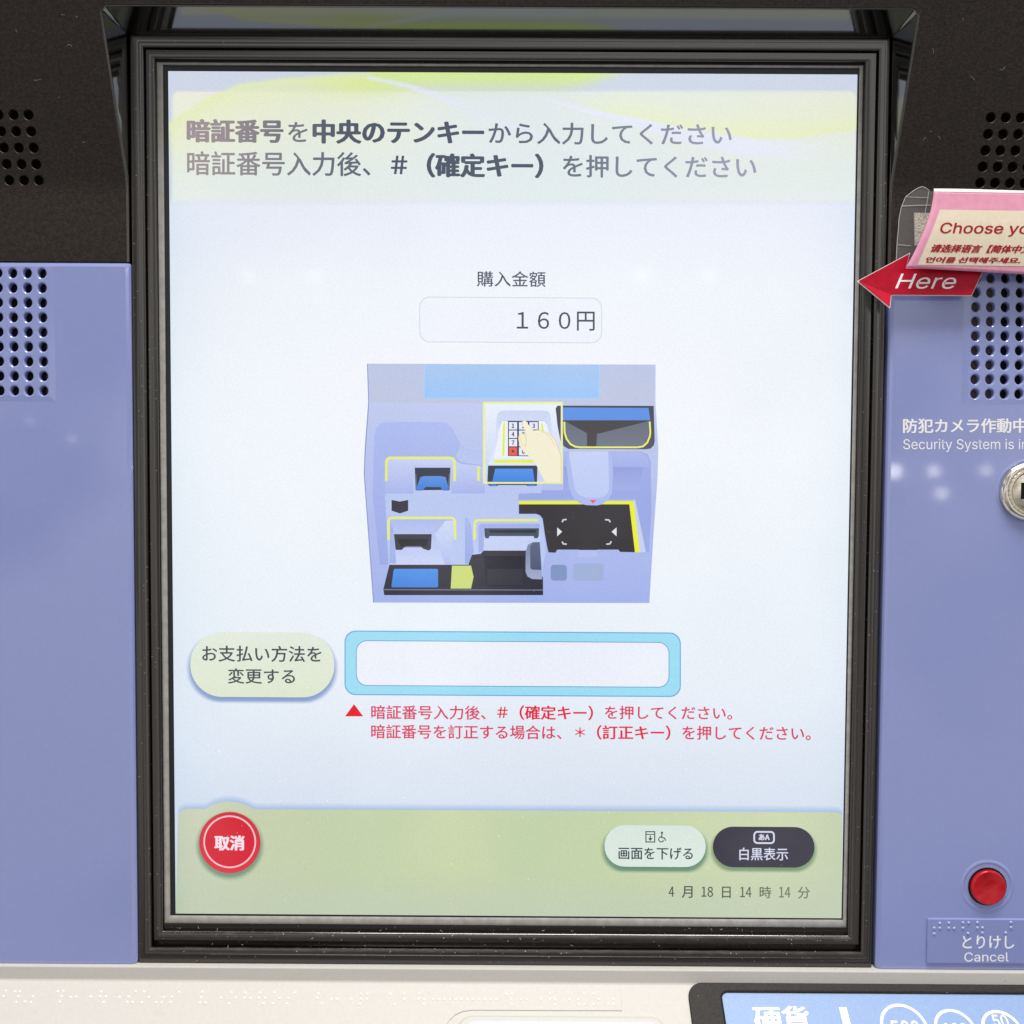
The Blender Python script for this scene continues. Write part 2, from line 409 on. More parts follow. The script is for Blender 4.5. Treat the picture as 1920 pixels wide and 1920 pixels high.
# --- lavender side panels
def side_panel(x0, x1, z0, z1, inner_left, hpts, nrow, ncol, sgn, foam):
    rad = .0014; fr = front(DP)
    cs = (1, 0, 0, 1) if inner_left else (0, 1, 1, 0)
    BV = .0017
    xi0, xi1 = (x0 + BV, x1) if inner_left else (x0, x1 - BV)
    inner = rrect(xi0, z0 + .0006, xi1, z1 - BV, rad * .8, 6, cs)
    outerl = rrect(x0, z0, x1, z1, rad, 6, cs)
    a, b_ = fr.u(*hpts[0]), fr.u(*hpts[1])
    hs = []; P = .00572; HRX = .00165; HRZ = .00186
    for r in range(nrow):
        z = a.z + (b_.z - a.z) * r / (nrow - 1)
        for c in range(ncol):
            x = a.x + (b_.x - a.x) * r / (nrow - 1) + sgn * c * P
            hs.append((x, z))
    px0 = min(h[0] for h in hs) - .0046; px1 = max(h[0] for h in hs) + .0046
    pz0 = min(h[1] for h in hs) - .0042; pz1 = max(h[1] for h in hs) + .0031
    RAMP = .0024
    def lift(x, z):
        q = min(x - px0, px1 - x, z - pz0, pz1 - z); t = max(0, min(1, q / RAMP))
        return DP + .00014 * t
    loops = [[(hx + 1.36 * (p[0] - hx), hz + 1.34 * (p[1] - hz)) for p in [(hx + HRX * math.cos(k * math.pi / 10), hz + HRZ * math.sin(k * math.pi / 10)) for k in range(20)]] for hx, hz in hs]
    ex = []
    for q in (0, .5, 1):
        i = RAMP * q
        rr = [(px0 + i, pz0 + i), (px1 - i, pz0 + i), (px1 - i, pz1 - i), (px0 + i, pz1 - i)]; ex.append(rr + [rr[0]])
    v, f = sheet(inner, loops, lift, ex)
    mb = MB(); mb.add(v, f)
    to3 = lambda lp, d: [Vector((p[0], -d, p[1])) for p in lp]
    mid = [((p[0] * .35 + q[0] * .65), (p[1] * .35 + q[1] * .65)) for p, q in zip(inner, outerl)]
    tunnel(mb, [to3(inner, DP), to3(mid, DP - .00035), to3(outerl, DP - .0012), to3(outerl, .0005)], flip=True)
    for (hx, hz), lp in zip(hs, loops):
        def ring(k, d): return [Vector((hx + (p[0] - hx) * k, -d, hz + (p[1] - hz) * k)) for p in lp]
        D = DP + .00014
        tunnel(mb, [ring(1, D), ring(.9, D - .00006), ring(.8, D - .00022), ring(.745, D - .0006), ring(.735, D - .0022)])
    o = mb.build('side_panel', PUR, machine, smooth=False)
    bmx = MB(); d = DP - .0026
    bmx.add([(px0, -d, pz0), (px1, -d, pz0), (px1, -d, pz1), (px0, -d, pz1)], [(0, 1, 2, 3)])
    bmx.build('grille_backing', HOLE, o)
    bmx = MB(); d = DP - .0023
    bmx.add([(foam[0], -d, pz0), (foam[1], -d, pz0), (foam[1], -d, pz1), (foam[0], -d, pz1)], [(0, 1, 2, 3)])
    bmx.build('grille_foam', FOAM, o)
    return o
fp = front(DP)
ZPT = fp.u(120, 491).z; ZPB = fp.u(120, 1808.5).z
XLP = fp.u(243.5, 520).x; XRP = fp.u(1667, 640).x
pl = side_panel(-XW, XLP, ZPB, ZPT, False, ((78.5, 512.5), (82, 733)), 9, 8, -1, (fp.u(81, 620).x, fp.u(100, 620).x))
pr = side_panel(XRP, XW, ZPB, ZPT, True, ((1830.5, 521), (1828, 738.5)), 9, 9, 1, (fp.u(1812, 620).x, fp.u(1869, 620).x))

# --- stepped bezel
RINGS = [  # px left (y 400), right (y 601), top (x 800), bottom (x 960), depth mm
    (244, 1663, 65, 1810, -6), (246.5, 1658.8, 66.5, 1809, 4.9), (246.8, 1658.4, 67, 1808.5, 5.2), (247.4, 1657.8, 67.6, 1807.8, 5.4), (248.2, 1657, 68.6, 1806.5, 5.45),
    (257.5, 1651, 75, 1794.5, 5.3), (258.6, 1650, 76, 1793, 5.25), (259.2, 1649.4, 76.8, 1792.2, 5.0), (260, 1648.6, 78, 1791.5, 4.95),
    (264, 1645, 83, 1787.5, 4.9), (268, 1641, 88, 1783.5, 4.6), (271, 1638.3, 91.2, 1780.8, 4.2), (272.5, 1637, 92.5, 1779.5, 3.7),
    (273, 1636.5, 93, 1779, .8), (275.5, 1634, 95, 1768, .8), (276, 1633.5, 95.5, 1767.3, 3.0), (276.6, 1632.8, 96.2, 1766.6, 3.15), (278, 1631.5, 101.5, 1765, 3.1),
    (283, 1625.5, 105, 1760.5, 3.0), (288, 1619, 109, 1756, 2.7), (292, 1614.3, 112, 1752, 2.25), (294, 1612, 113.4, 1750, 1.8),
    (294.6, 1611.3, 114, 1748.8, .3), (295.8, 1610.2, 118.4, 1736, .2), (296.5, 1609.5, 119, 1735, .9)]
def ringpts(r):
    p = front(r[4] / 1000)
    return (p.u(r[0], 400).x, p.u(r[1], 601).x, p.u(800, r[2]).z, p.u(960, r[3]).z, r[4] / 1000)
def frame_mesh(rs, name, mat, parent, bev=0.00025, back=None):
    mb = MB()
    tunnel(mb, [[Vector((a, -d, bt)), Vector((b_, -d, bt)), Vector((b_, -d, tp)), Vector((a, -d, tp))] for a, b_, tp, bt, d in rs])
    o = mb.build(name, mat, parent)
    for p in o.data.polygons: p.use_smooth = True
    o.data.set_sharp_from_angle(angle=math.radians(32))
    return o
rs = [ringpts(r) for r in RINGS]
bez = frame_mesh(rs, 'bezel', BEZ, machine, .00013)
TR = [(296.5, 1609.5, 119, 1735, .9), (297, 1609, 119.4, 1734, 1.15), (299, 1607.5, 120.5, 1731, 1.3),  (304, 1604.5, 122.5, 1726, 1.2), (307.5, 1602.5, 124, 1722, .75), (308.5, 1601.8, 124.6, 1720.5, .15)]
frame_mesh([ringpts(r) for r in TR], 'inner_trim', TRIM, bez, .00012)
GK = [(308.3, 1602, 124.4, 1720.7, .085), (324, 1588, 138, 1705, .0)]
frame_mesh([ringpts(r) for r in GK], 'gasket', GASK, bez, 0)

# ================================================================== THE LIT DISPLAY
SCR = front(0)
def lerp(a, b, t): return tuple(x + (y - x) * t for x, y in zip(a, b))
def curve(pts, x):
    if x <= pts[0][0]: return pts[0][1]
    for (x0, y0), (x1, y1) in zip(pts, pts[1:]):
        if x <= x1:
            t = (x - x0) / (x1 - x0); return y0 + (y1 - y0) * t
    return pts[-1][1]
def ccurve(pts, y):
    if y <= pts[0][0]: return pts[0][1]
    for (y0, c0), (y1, c1) in zip(pts, pts[1:]):
        if y <= y1: return lerp(c0, c1, (y - y0) / (y1 - y0))
    return pts[-1][1]
def ss(a, b, x):
    t = max(0, min(1, (x - a) / (b - a))); return t * t * (3 - 2 * t)
LIFT = .005                                # what the glass itself adds by reflecting the room
VEIL = [0.0]
def glow(c):
    c = tuple(a + (b_ - a) * VEIL[0] for a, b_ in zip(c, (226, 231, 248)))
    return tuple(max(0.0005, v - LIFT) for v in lin(c)[:3]) + (1,)
def back_col(x, y):
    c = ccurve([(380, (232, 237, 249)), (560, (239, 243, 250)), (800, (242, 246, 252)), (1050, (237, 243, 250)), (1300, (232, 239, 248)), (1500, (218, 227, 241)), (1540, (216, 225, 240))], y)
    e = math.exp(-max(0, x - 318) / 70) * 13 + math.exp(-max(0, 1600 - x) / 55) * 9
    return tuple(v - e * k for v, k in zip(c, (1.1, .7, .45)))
YL = [(300, 240), (317, 230), (386, 185), (448, 158), (523, 148), (644, 140), (760, 134), (1700, 134)]
B1 = [(690, 145), (760, 160), (815, 178), (880, 203), (940, 228), (1000, 250), (1060, 268), (1120, 280)]
B2 = [(1018, 185), (1100, 208), (1217, 235), (1300, 258), (1415, 277), (1480, 282)]
YR = [(1000, 180), (1098, 200), (1177, 223), (1296, 253), (1415, 261), (1500, 258), (1610, 243)]
YT = [(690, 150), (760, 166), (1000, 184), (1058, 180), (1110, 165), (1150, 152), (1193, 138), (1200, 130)]
def head_col(x, y):
    cxp = max(0, 336 - x, x - 1592) ; cyp = max(0, 184 - y); cor = math.hypot(cxp, cyp) if cxp and cyp else max(cxp, cyp)
    panel = ss(15, 10, cor) * ss(386, 372, y)
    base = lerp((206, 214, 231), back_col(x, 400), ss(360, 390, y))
    inp = ccurve([(170, (228, 233, 226)), (250, (230, 235, 224)), (320, (226, 235, 232)), (380, (229, 236, 236))], y)
    inp = lerp(inp, (224, 233, 236), ss(650, 900, x) * .8 * ss(1500, 1100, x))
    inp = lerp(inp, (236, 237, 217), ss(620, 340, x) * .7 * ss(360, 200, y))
    c = lerp(base, inp, panel)
    yl = curve(YL, x)
    if x < 960 and y > yl - 2:
        k = ss(yl - 5, yl + 7, y) * ss(950, 640, x); dpt = y - yl
        if x > 690: k *= ss(curve(B1, x) - 2, curve(B1, x) + 6, y)
        c = lerp(c, (226, 235, 172), k * math.exp(-dpt / 26) * .95)
        c = lerp(c, (232, 238, 196), k * math.exp(-dpt / 75) * .5)
    if x < 960:
        k = math.exp(-((x - 690) / 105) ** 2 - ((y - 158) / 17) ** 2)
        if x > 690: k *= ss(curve(B1, x) - 3, curve(B1, x) + 8, y)
        c = lerp(c, (217, 233, 148), k * .85)
    if 690 < x < 1200:
        yt = curve(YT, x)
        b1 = curve(B1, x) if x < 830 else 999
        k = ss(186, 140, y) * ss(b1 + 1, b1 - 4, y) * ss(1192, 1100, x + max(0, (y - 138)) * 2.4 - 8)
        c = lerp(c, (214, 235, 146), k * .9)
    if 690 <= x < 1120:
        hw = 5 + 9 * ss(690, 960, x); k = ss(hw, hw * .25, abs(y - curve(B1, x))) * ss(1120, 950, x)
        c = lerp(c, (226, 232, 242), k * .85)
    if x > 1018:
        yr = curve(YR, x); k = ss(yr + 2, yr - 3, y) * ss(1040, 1240, x) * ss(168, 172, y)
        c = lerp(c, (229, 238, 170), k * math.exp(-max(0, yr - y) / 22) * .9)
        c = lerp(c, (234, 239, 205), k * math.exp(-max(0, yr - y) / 70) * .55)
        hw = 3 + 20 * ss(1018, 1400, x); y2 = curve(B2, x)
        c = lerp(c, (229, 233, 247), ss(hw, hw * .4, abs(y - y2)) * ss(1600, 1400, x))
    return c

screen_edge = [(315.5, 133.5), (1607.5, 140), (1577.5, 1721.5), (329.5, 1712.5)]
def quad_uv(u, v):
    a, b_, c_, d_ = [Vector(p) for p in screen_edge]
    # projective: go through the real display rectangle
    P = [SCR.u(*p) for p in screen_edge]
    top_ = P[0].lerp(P[1], u); bot = P[3].lerp(P[2], u); return top_.lerp(bot, v)
mb = MB(); NX, NY = 40, 60
vs, cs = [], []
for j in range(NY + 1):
    for i in range(NX + 1):
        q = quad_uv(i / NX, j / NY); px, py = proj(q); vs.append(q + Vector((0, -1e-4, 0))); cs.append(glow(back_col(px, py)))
mb.add(vs, [(j * (NX + 1) + i, (j + 1) * (NX + 1) + i, (j + 1) * (NX + 1) + i + 1, j * (NX + 1) + i + 1) for j in range(NY) for i in range(NX)], cs)
screen = mb.build('touch_screen', DISP, machine)

_tc = {}
def builtin_face(fname):
    try:
        import os
        p = os.path.join(bpy.utils.resource_path('LOCAL'), 'datafiles', 'fonts', fname)
        return bpy.data.fonts.load(p) if os.path.exists(p) else None
    except Exception: return None
FACES = {'cjk': builtin_face('Noto Sans CJK Regular.woff2'), 'sans': builtin_face('Inter.woff2')}
def text_mesh(body, bold=0.0, face='cjk', res=3):
    """outline of a piece of writing; bold: the strokes fattened by stacking shifted copies"""
    key = (body, bold, face)
    if key in _tc: return _tc[key]
    cu = bpy.data.curves.new('lettering', 'FONT'); cu.body = body; cu.size = 1
    if FACES[face]: cu.font = FACES[face]
    cu.resolution_u = res; cu.dimensions = '2D'; cu.fill_mode = 'BOTH'
    o = bpy.data.objects.new('lettering', cu); COL.objects.link(o)
    bpy.context.view_layer.update()
    me = bpy.data.meshes.new_from_object(o.evaluated_get(bpy.context.evaluated_depsgraph_get()))
    v0 = [(v.co.x, v.co.y) for v in me.vertices]; f0 = []
    for p in me.polygons:
        f = list(p.vertices); a, b_, c_ = (Vector(v0[i]) for i in f[:3])
        if (b_ - a).cross(c_ - a) < 0: f.reverse()
        f0.append(tuple(f))
    bpy.data.objects.remove(o); bpy.data.curves.remove(cu); bpy.data.meshes.remove(me)
    if bold:
        if bold < .01: sh = [(bold * .8, 0), (-bold * .8, 0), (0, bold * .6), (0, -bold * .6)]
        else: sh = [(0, 0)] + [(bold * .78 * math.cos(k * math.pi / 4), bold * .42 * math.sin(k * math.pi / 4)) for k in range(8)]
        vs, fs = [], []
        for k, (dx, dy) in enumerate(sh):
            n = len(vs); vs += [(x + dx, y + dy, k * 1.5e-6) for x, y in v0]; fs += [tuple(i + n for i in f) for f in f0]
    else: vs, fs = [(x, y, 0) for x, y in v0], f0
    _tc[key] = (vs, fs); return _tc[key]
def text_px(body, x0, y0, x1, y1, bold=0, slope=.006, skew=0, prefix=None, face='cjk'):
    vs, fs = text_mesh(body, bold, face)
    pv = text_mesh(prefix, bold, face)[0] if prefix else vs
    ua, ub = min(v[0] for v in pv), max(v[0] for v in pv); va, vb = min(v[1] for v in pv), max(v[1] for v in pv)
    xm = (x0 + x1) / 2; o = []
    sw = skew * (y1 - y0)
    for u, v, k in vs:
        q = (v - va) / (vb - va)
        x = x0 + (u - ua) / (ub - ua) * (x1 - x0 - sw) + sw * q
        o.append((x, y1 - q * (y1 - y0) + slope * (x - xm), k))
    return o, fs
class Art:
    """flat picture elements of the display, each layer a hair above the one below"""
    def __init__(s, level=1): s.mb = MB(); s.lv = level
    def poly(s, pts, col, lv=None, tr=None):
        if tr: pts = [tr(*p) for p in pts]
        a = sum(p[0] * q[1] - q[0] * p[1] for p, q in zip(pts, pts[1:] + pts[:1]))
        if a > 0: pts = pts[::-1]               # picture y runs down
        s.raw(pts, [tuple(range(len(pts)))], col, lv)
    def raw(s, pts, fs, col, lv=None):
        lv = s.lv if lv is None else lv
        vs = [SCR.u(*p) + Vector((0, -1e-4 - lv * 1.2e-5, 0)) for p in pts]
        if callable(col): cs = [glow(col(p[0], p[1])) for p in pts]
        elif isinstance(col[0], tuple):
            y0, y1 = min(p[1] for p in pts), max(p[1] for p in pts)
            cs = [glow(lerp(col[0], col[1], (p[1] - y0) / max(1e-6, y1 - y0))) for p in pts]
        else: cs = glow(col)
        s.mb.add(vs, fs, cs)
        s.lv = lv + 1
    def text(s, body, x0, y0, x1, y1, col, **k):
        k.setdefault('bold', .007)
        o, fs = text_px(body, x0, y0, x1, y1, **k); s.raw(o, fs, col)
    def line(s, pts, wd, col, closed=False, tr=None):
        if tr: pts = [tr(*p) for p in pts]; wd = wd / 3.3103
        P = [Vector(p) for p in pts]; n = len(P); L, Rr = [], []
        for i in range(n):
            a = P[i - 1] if (i > 0 or closed) else None; c = P[(i + 1) % n] if (i < n - 1 or closed) else None
            d1 = (P[i] - a).normalized() if a is not None else (c - P[i]).normalized()
            d2 = (c - P[i]).normalized() if c is not None else d1
            t = (d1 + d2).normalized(); nn = Vector((-t.y, t.x)); k = wd / 2 / max(.5, nn.dot(Vector((-d1.y, d1.x))))
            L.append(P[i] + nn * k); Rr.append(P[i] - nn * k)
        vs = [tuple(p) for p in L + Rr]; m = n if closed else n - 1
        fs = []
        for i in range(m):
            j = (i + 1) % n; fs.append((i, j, n + j, n + i))
        s.raw(vs, fs, col)
    def shadow(s, pts, bgc, shc, spread, dy):
        """soft printed shadow under a drawn button: rings blending into the ground"""
        cx = sum(p[0] for p in pts) / len(pts); cy = sum(p[1] for p in pts) / len(pts)
        rings = [(-dy - 5, .0), (0, .25), (spread * .45, .65), (spread, 1)]
        vs, cs = [], []
        bgf = bgc if callable(bgc) else (lambda x, y: bgc)
        for off, k in rings:
            for p in pts:
                d = Vector((p[0] - cx, p[1] - cy)); l = d.length
                x, y = p[0] + d.x / l * off, p[1] + d.y / l * off + dy
                vs.append((x, y)); cs.append(glow(lerp(shc, bgf(x, y), k)))
        n = len(pts); fs = [(k * n + i, k * n + (i + 1) % n, (k + 1) * n + (i + 1) % n, (k + 1) * n + i) for k in range(len(rings) - 1) for i in range(n)]
        v3 = [SCR.u(*p) + Vector((0, -1e-4 - s.lv * 1.2e-5, 0)) for p in vs]
        s.mb.add(v3, fs, cs); s.lv += 1
    def build(s, name): return s.mb.build(name, DISP, screen)
def rr(x0, y0, x1, y1, r, n=8, slope=.006):
    xm = (x0 + x1) / 2
    return [(x, y + slope * (x - xm)) for x, y in rrect(x0, y0, x1, y1, r, n)]

# heading band
A = Art(1); GX, GY = 330, 66; pts = []
for j in range(GY + 1):
    for i in range(GX + 1):
        q = quad_uv(i / GX, j / GY * .164); pts.append(proj(q))
A.raw(pts, [(j * (GX + 1) + i, (j + 1) * (GX + 1) + i, (j + 1) * (GX + 1) + i + 1, j * (GX + 1) + i + 1) for j in range(GY) for i in range(GX)], head_col)
A.build('heading_banner')
def hazed_head_ink(dark):  # haze that washes out both ends is painted into the letter colour
    def f(x, y):
        t = ss(360, 720, x); c = lerp((158, 147, 150), (92, 104, 118) if not dark else (72, 84, 100), t)
        return lerp(c, (152, 156, 176), ss(960, 1400, x))
    return f
A = Art(3); h, hb = hazed_head_ink(0), hazed_head_ink(1)
A.text('暗証番号', 350, 223.5, 532, 268, hb, bold=.022); A.text('を', 540, 229, 577, 266.5, h)
A.text('中央のテンキー', 586, 225, 908, 270.5, hb, bold=.022); A.text('から入力してください', 916, 230.5, 1372, 272, h)
A.text('暗証番号入力後、', 351, 284.5, 695, 330, h); A.text('＃', 733, 292, 764, 327, hb, bold=.012)
A.text('（確定キー）', 800, 287.5, 1019, 334, hb, bold=.022); A.text('を押してください', 1055, 291.5, 1418, 334, h)
A.build('heading_text')
A = Art(3); A.text('購入金額', 894, 508.5, 1023, 538, (72, 84, 104), bold=.004); A.build('amount_caption')
A = Art(3)
A.poly(rr(786, 557, 1129, 643, 20), (214, 219, 233)); A.poly(rr(788, 559, 1127, 641, 18.5), (238, 241, 250))
A.text('１６０円', 969, 584, 1115, 620, (66, 74, 90), bold=.003); A.build('amount_field')

# picture of the machine
Z = lambda x, y: (670 + x / 3.3103, 660 + y / 3.3103)
A = Art(3); VEIL[0] = .08
def P(c, *pts): A.poly(list(pts), c, tr=Z)
def rrz(x0, y0, x1, y1, r, n=5): return rrect(x0, y0, x1, y1, r, n)
YEL = (233, 240, 96)
P(((196, 205, 238), (158, 174, 234)), (60, 72), (1852, 78), (1850, 300), (1868, 600), (1862, 800), (1840, 1100), (1812, 1558), (98, 1555), (62, 1060), (40, 760), (46, 600), (68, 310))
P((128, 146, 205), (60, 72), (66, 72), (74, 312), (52, 620), (46, 760), (68, 1060), (104, 1552), (98, 1555), (62, 1060), (40, 760), (46, 600), (68, 310))
P(((184, 194, 226), (188, 196, 222)), (68, 74), (1846, 80), (1843, 332), (74, 312))
P(((176, 204, 240), (160, 202, 248)), (413, 75), (1505, 79), (1503, 292), (411, 290))
P(((164, 196, 238), (150, 195, 248)), (420, 76), (1499, 80), (1496, 284), (417, 282))
P(((170, 184, 238), (150, 166, 228)), (140, 1320), (96, 900), (105, 520), (118, 470), (145, 443), (185, 434), (520, 434), (560, 444), (590, 475), (640, 570), (665, 598), (705, 612), (790, 614), (790, 900), (300, 900), (220, 1320))
P(((178, 192, 238), (182, 195, 240)), (640, 575), (662, 600), (700, 613), (800, 613), (800, 705), (680, 690), (640, 680), (612, 650))
P((183, 197, 240), (172, 876), (790, 876), (790, 818), (1145, 818), (1145, 872), (1000, 872), (1000, 1010), (1115, 1010), (1150, 1035), (1170, 1245), (1150, 1330), (1150, 1420), (700, 1420), (620, 1330), (195, 1330))
P(((198, 208, 245), (165, 178, 233)), (172, 690), (200, 662), (590, 662), (640, 694), (770, 708), (788, 720), (788, 878), (172, 878))
P((186, 198, 241), (345, 705), (582, 705), (582, 890), (350, 890))
A.line([(180, 800), (180, 680), (186, 664), (202, 657), (580, 657), (597, 664), (604, 680), (604, 800)], 15, YEL, tr=Z)
A.line([(752, 708), (752, 800)], 14, YEL, tr=Z)
P((46, 50, 64), (357, 718), (578, 718), (574, 856), (362, 858))
P((96, 104, 124), (357, 755), (366, 755), (371, 838), (362, 858))
P((96, 104, 124), (578, 755), (569, 755), (564, 838), (573, 858))
P(((86, 140, 226), (58, 120, 212)), (392, 776), (420, 770), (515, 770), (548, 776), (571, 860), (532, 860), (515, 838), (425, 838), (402, 860), (362, 860))
P((46, 44, 54), (213, 918), (265, 928), (316, 918), (316, 985), (265, 1002), (213, 985))
P(((166, 180, 236), (150, 165, 228)), (668, 1025), (692, 1040), (706, 1075), (722, 1240), (696, 1312), (668, 1315))
P(((170, 184, 236), (200, 210, 246)), (205, 1040), (605, 1040), (575, 1318), (235, 1318))
P((160, 174, 230), (205, 1050), (222, 1090), (242, 1310), (200, 1310))
P(((206, 216, 248), (176, 190, 238)), (482, 1130), (548, 1046), (606, 1046), (580, 1318), (545, 1318))
A.line([(194, 1165), (194, 1052), (200, 1036), (214, 1029), (585, 1029), (600, 1036), (607, 1052), (607, 1165)], 14, YEL, tr=Z)
P((48, 48, 58), (228, 1130), (462, 1130), (458, 1220), (444, 1232), (412, 1222), (400, 1212), (292, 1212), (276, 1228), (238, 1228))
P((30, 30, 40), (250, 1160), (440, 1160), (430, 1206), (262, 1206))
P((120, 124, 140), (300, 1205), (395, 1205), (395, 1211), (300, 1211))
P((158, 172, 230), (752, 1078), (768, 1066), (1132, 1066), (1132, 1100), (792, 1100), (780, 1240), (752, 1240))
P((196, 207, 245), (786, 1092), (1132, 1092), (1135, 1232), (786, 1232))
A.line([(728, 1165), (728, 1066), (735, 1050), (750, 1044), (1122, 1044)], 14, YEL, tr=Z)
P((58, 72, 86), (788, 1093), (1128, 1093), (1126, 1142), (1118, 1156), (1098, 1156), (1094, 1142), (820, 1142), (816, 1156), (796, 1156), (790, 1142))
P((36, 40, 48), (818, 1104), (1110, 1104), (1106, 1122), (822, 1122))
P(((46, 44, 56), (34, 34, 46)), (200, 1320), (690, 1320), (700, 1290), (712, 1258), (765, 1252), (785, 1232), (1060, 1232), (1152, 1400), (1153, 1508), (168, 1508), (162, 1472))
P((100, 106, 130), (164, 1470), (1153, 1473), (1153, 1480), (164, 1478))
P((26, 26, 38), (785, 1265), (1040, 1265), (1032, 1450), (803, 1450))
P((40, 40, 54), (805, 1345), (1030, 1345), (1030, 1446), (805, 1446))
A.poly(rrz(212, 1345, 502, 1460, 10), ((72, 142, 230), (58, 124, 218)), tr=lambda x, y: Z(x + (1460 - y) * .13 * (x < 350), y))
P((203, 217, 112), (588, 1325), (706, 1325), (722, 1395), (706, 1467), (580, 1467))
P(((112, 124, 158), (158, 168, 200)), (1045, 1240), (1058, 1196), (1090, 1179), (1132, 1178), (1145, 1350), (1146, 1410), (1084, 1408), (1056, 1392), (1044, 1362))
P(((84, 94, 122), (66, 76, 106)), (1072, 1210), (1088, 1184), (1132, 1180), (1142, 1352), (1085, 1350), (1074, 1340))
# right half of the picture
P((150, 165, 228), (1278, 618), (1760, 618), (1800, 635), (1820, 680), (1824, 1000), (1808, 1242), (1755, 1242), (1718, 916), (1000, 916), (1000, 880), (1142, 876), (1142, 858), (1278, 858))
P(((168, 182, 236), (158, 172, 232)), (1278, 622), (1755, 622), (1795, 640), (1812, 680), (1812, 715), (1278, 710))
P(((140, 154, 218), (156, 170, 230)), (1288, 710), (1772, 716), (1748, 856), (1288, 856))
P((196, 206, 244), (1716, 916), (1722, 910), (1790, 1242), (1752, 1242))
P((236, 240, 40), (1003, 925), (1715, 925), (1752, 1242), (1720, 1242), (1684, 946), (1003, 946))
P(((44, 41, 46), (40, 36, 38)), (1003, 945), (1687, 945), (1722, 1242), (1630, 1240), (1620, 1226), (1490, 1226), (1485, 1245), (1378, 1245), (1375, 1226), (1240, 1226), (1230, 1245), (1186, 1243), (1176, 1200), (1162, 1120), (1150, 1035), (1135, 1014), (1110, 1004), (1003, 1004))
W = (226, 228, 236)
P(W, (1240, 1088), (1271, 1115), (1240, 1143)); P(W, (1608, 1088), (1577, 1115), (1608, 1143))
for pl_ in ([(1271, 1056), (1276, 1042), (1298, 1038)], [(1536, 1040), (1560, 1042), (1570, 1056)], [(1270, 1176), (1278, 1190), (1299, 1192)], [(1544, 1192), (1566, 1190), (1576, 1174)]):
    A.line(pl_, 9, (206, 208, 218), tr=Z)
P((174, 188, 238), (1372, 1228), (1490, 1228), (1488, 1272), (1374, 1272))
A.poly(rrz(1200, 1320, 1300, 1418, 20), (120, 142, 192), tr=Z)
A.poly(rrz(1340, 1312, 1528, 1418, 16), (152, 172, 212), tr=Z)
P((170, 184, 238), (1296, 700), (1312, 622), (1575, 622), (1586, 740), (1578, 880), (1552, 922), (1520, 944), (1490, 952), (1420, 950), (1378, 938), (1340, 905), (1312, 840))
P(((196, 207, 246), (186, 200, 243)), (1312, 618), (1556, 618), (1562, 850), (1550, 880), (1525, 898), (1490, 906), (1410, 902), (1372, 886), (1348, 850), (1330, 740))
P((240, 78, 118), (1440, 918), (1484, 918), (1462, 940))
P(((56, 58, 70), (72, 74, 88)), (1270, 333), (1838, 335), (1844, 555), (1838, 580), (1818, 600), (1790, 604), (1310, 602), (1280, 585), (1262, 540))
P(((96, 100, 114), (104, 112, 128)), (1288, 428), (1812, 428), (1806, 520), (1780, 575), (1740, 588), (1360, 588), (1310, 560), (1290, 510))
P((60, 56, 60), (1284, 428), (1812, 428), (1500, 506), (1420, 502))
P((62, 58, 62), (1424, 500), (1488, 502), (1482, 588), (1424, 588))
P((84, 138, 226), (1276, 345), (1806, 348), (1816, 424), (1276, 424))
A.line([(1284, 434), (1286, 500), (1298, 540), (1322, 572), (1352, 588), (1380, 592), (1738, 592), (1772, 586), (1798, 562), (1813, 526), (1817, 500), (1813, 432)], 11, (238, 240, 104), tr=Z)
# key pad picture
P((232, 238, 168), (780, 310), (1275, 310), (1275, 818), (780, 818))
P(((234, 240, 252), (198, 210, 244)), (796, 322), (1262, 324), (1260, 806), (796, 802))
P(((200, 210, 242), (226, 233, 250)), (866, 400), (876, 375), (900, 364), (1160, 364), (1188, 372), (1198, 398), (1222, 640), (1240, 700), (812, 700), (842, 610), (856, 540))
P(((184, 196, 238), (236, 241, 252)), (872, 470), (884, 436), (910, 424), (1150, 424), (1178, 436), (1190, 470), (1196, 520), (868, 520))
P((237, 242, 252), (890, 450), (900, 430), (1160, 430), (1176, 450), (1212, 660), (846, 660))
P((58, 62, 76), (1230, 350), (1242, 334), (1262, 334), (1262, 560), (1242, 460))
for q in ([(911, 440), (907, 645)], [(1146, 444), (1150, 500)]): A.line(q, 13, (222, 243, 44), tr=Z)
A.line([(850, 679), (1110, 679)], 18, (232, 246, 34), tr=Z)
P((40, 44, 78), (935, 428), (1125, 430), (1128, 648), (935, 646))
for ri, (a, b_) in enumerate(((436, 482), (488, 534), (540, 586), (592, 642))):
    for ci, (c, d) in enumerate(((941, 992), (1003, 1058), (1068, 1120))):
        red = (ri == 3 and ci == 0)
        P((236, 84, 66) if red else (232, 235, 248), (c, a), (d, a), (d, b_), (c, b_))
        ch = ['123', '456', '789', '*0#'][ri][ci]
        if ch == '*': P((60, 30, 40), *[(966 + (11 if k % 2 == 0 else 5) * math.sin(k * math.pi / 5), 616 - (11 if k % 2 == 0 else 5) * math.cos(k * math.pi / 5)) for k in range(10)])
        else:
            m = (c + d) / 2; g_ = Z(m - 9, a + 9) + Z(m + 9, b_ - 9); A.text(ch, *g_, (50, 54, 90), bold=.02)
P((48, 56, 74), (812, 705), (1118, 705), (1115, 806), (808, 806))
P(((76, 142, 232), (60, 128, 222)), (856, 724), (1088, 724), (1100, 804), (838, 804))
P((52, 72, 100), (806, 818), (1116, 818), (1112, 830), (1060, 832), (1046, 826), (876, 826), (866, 832), (824, 832))
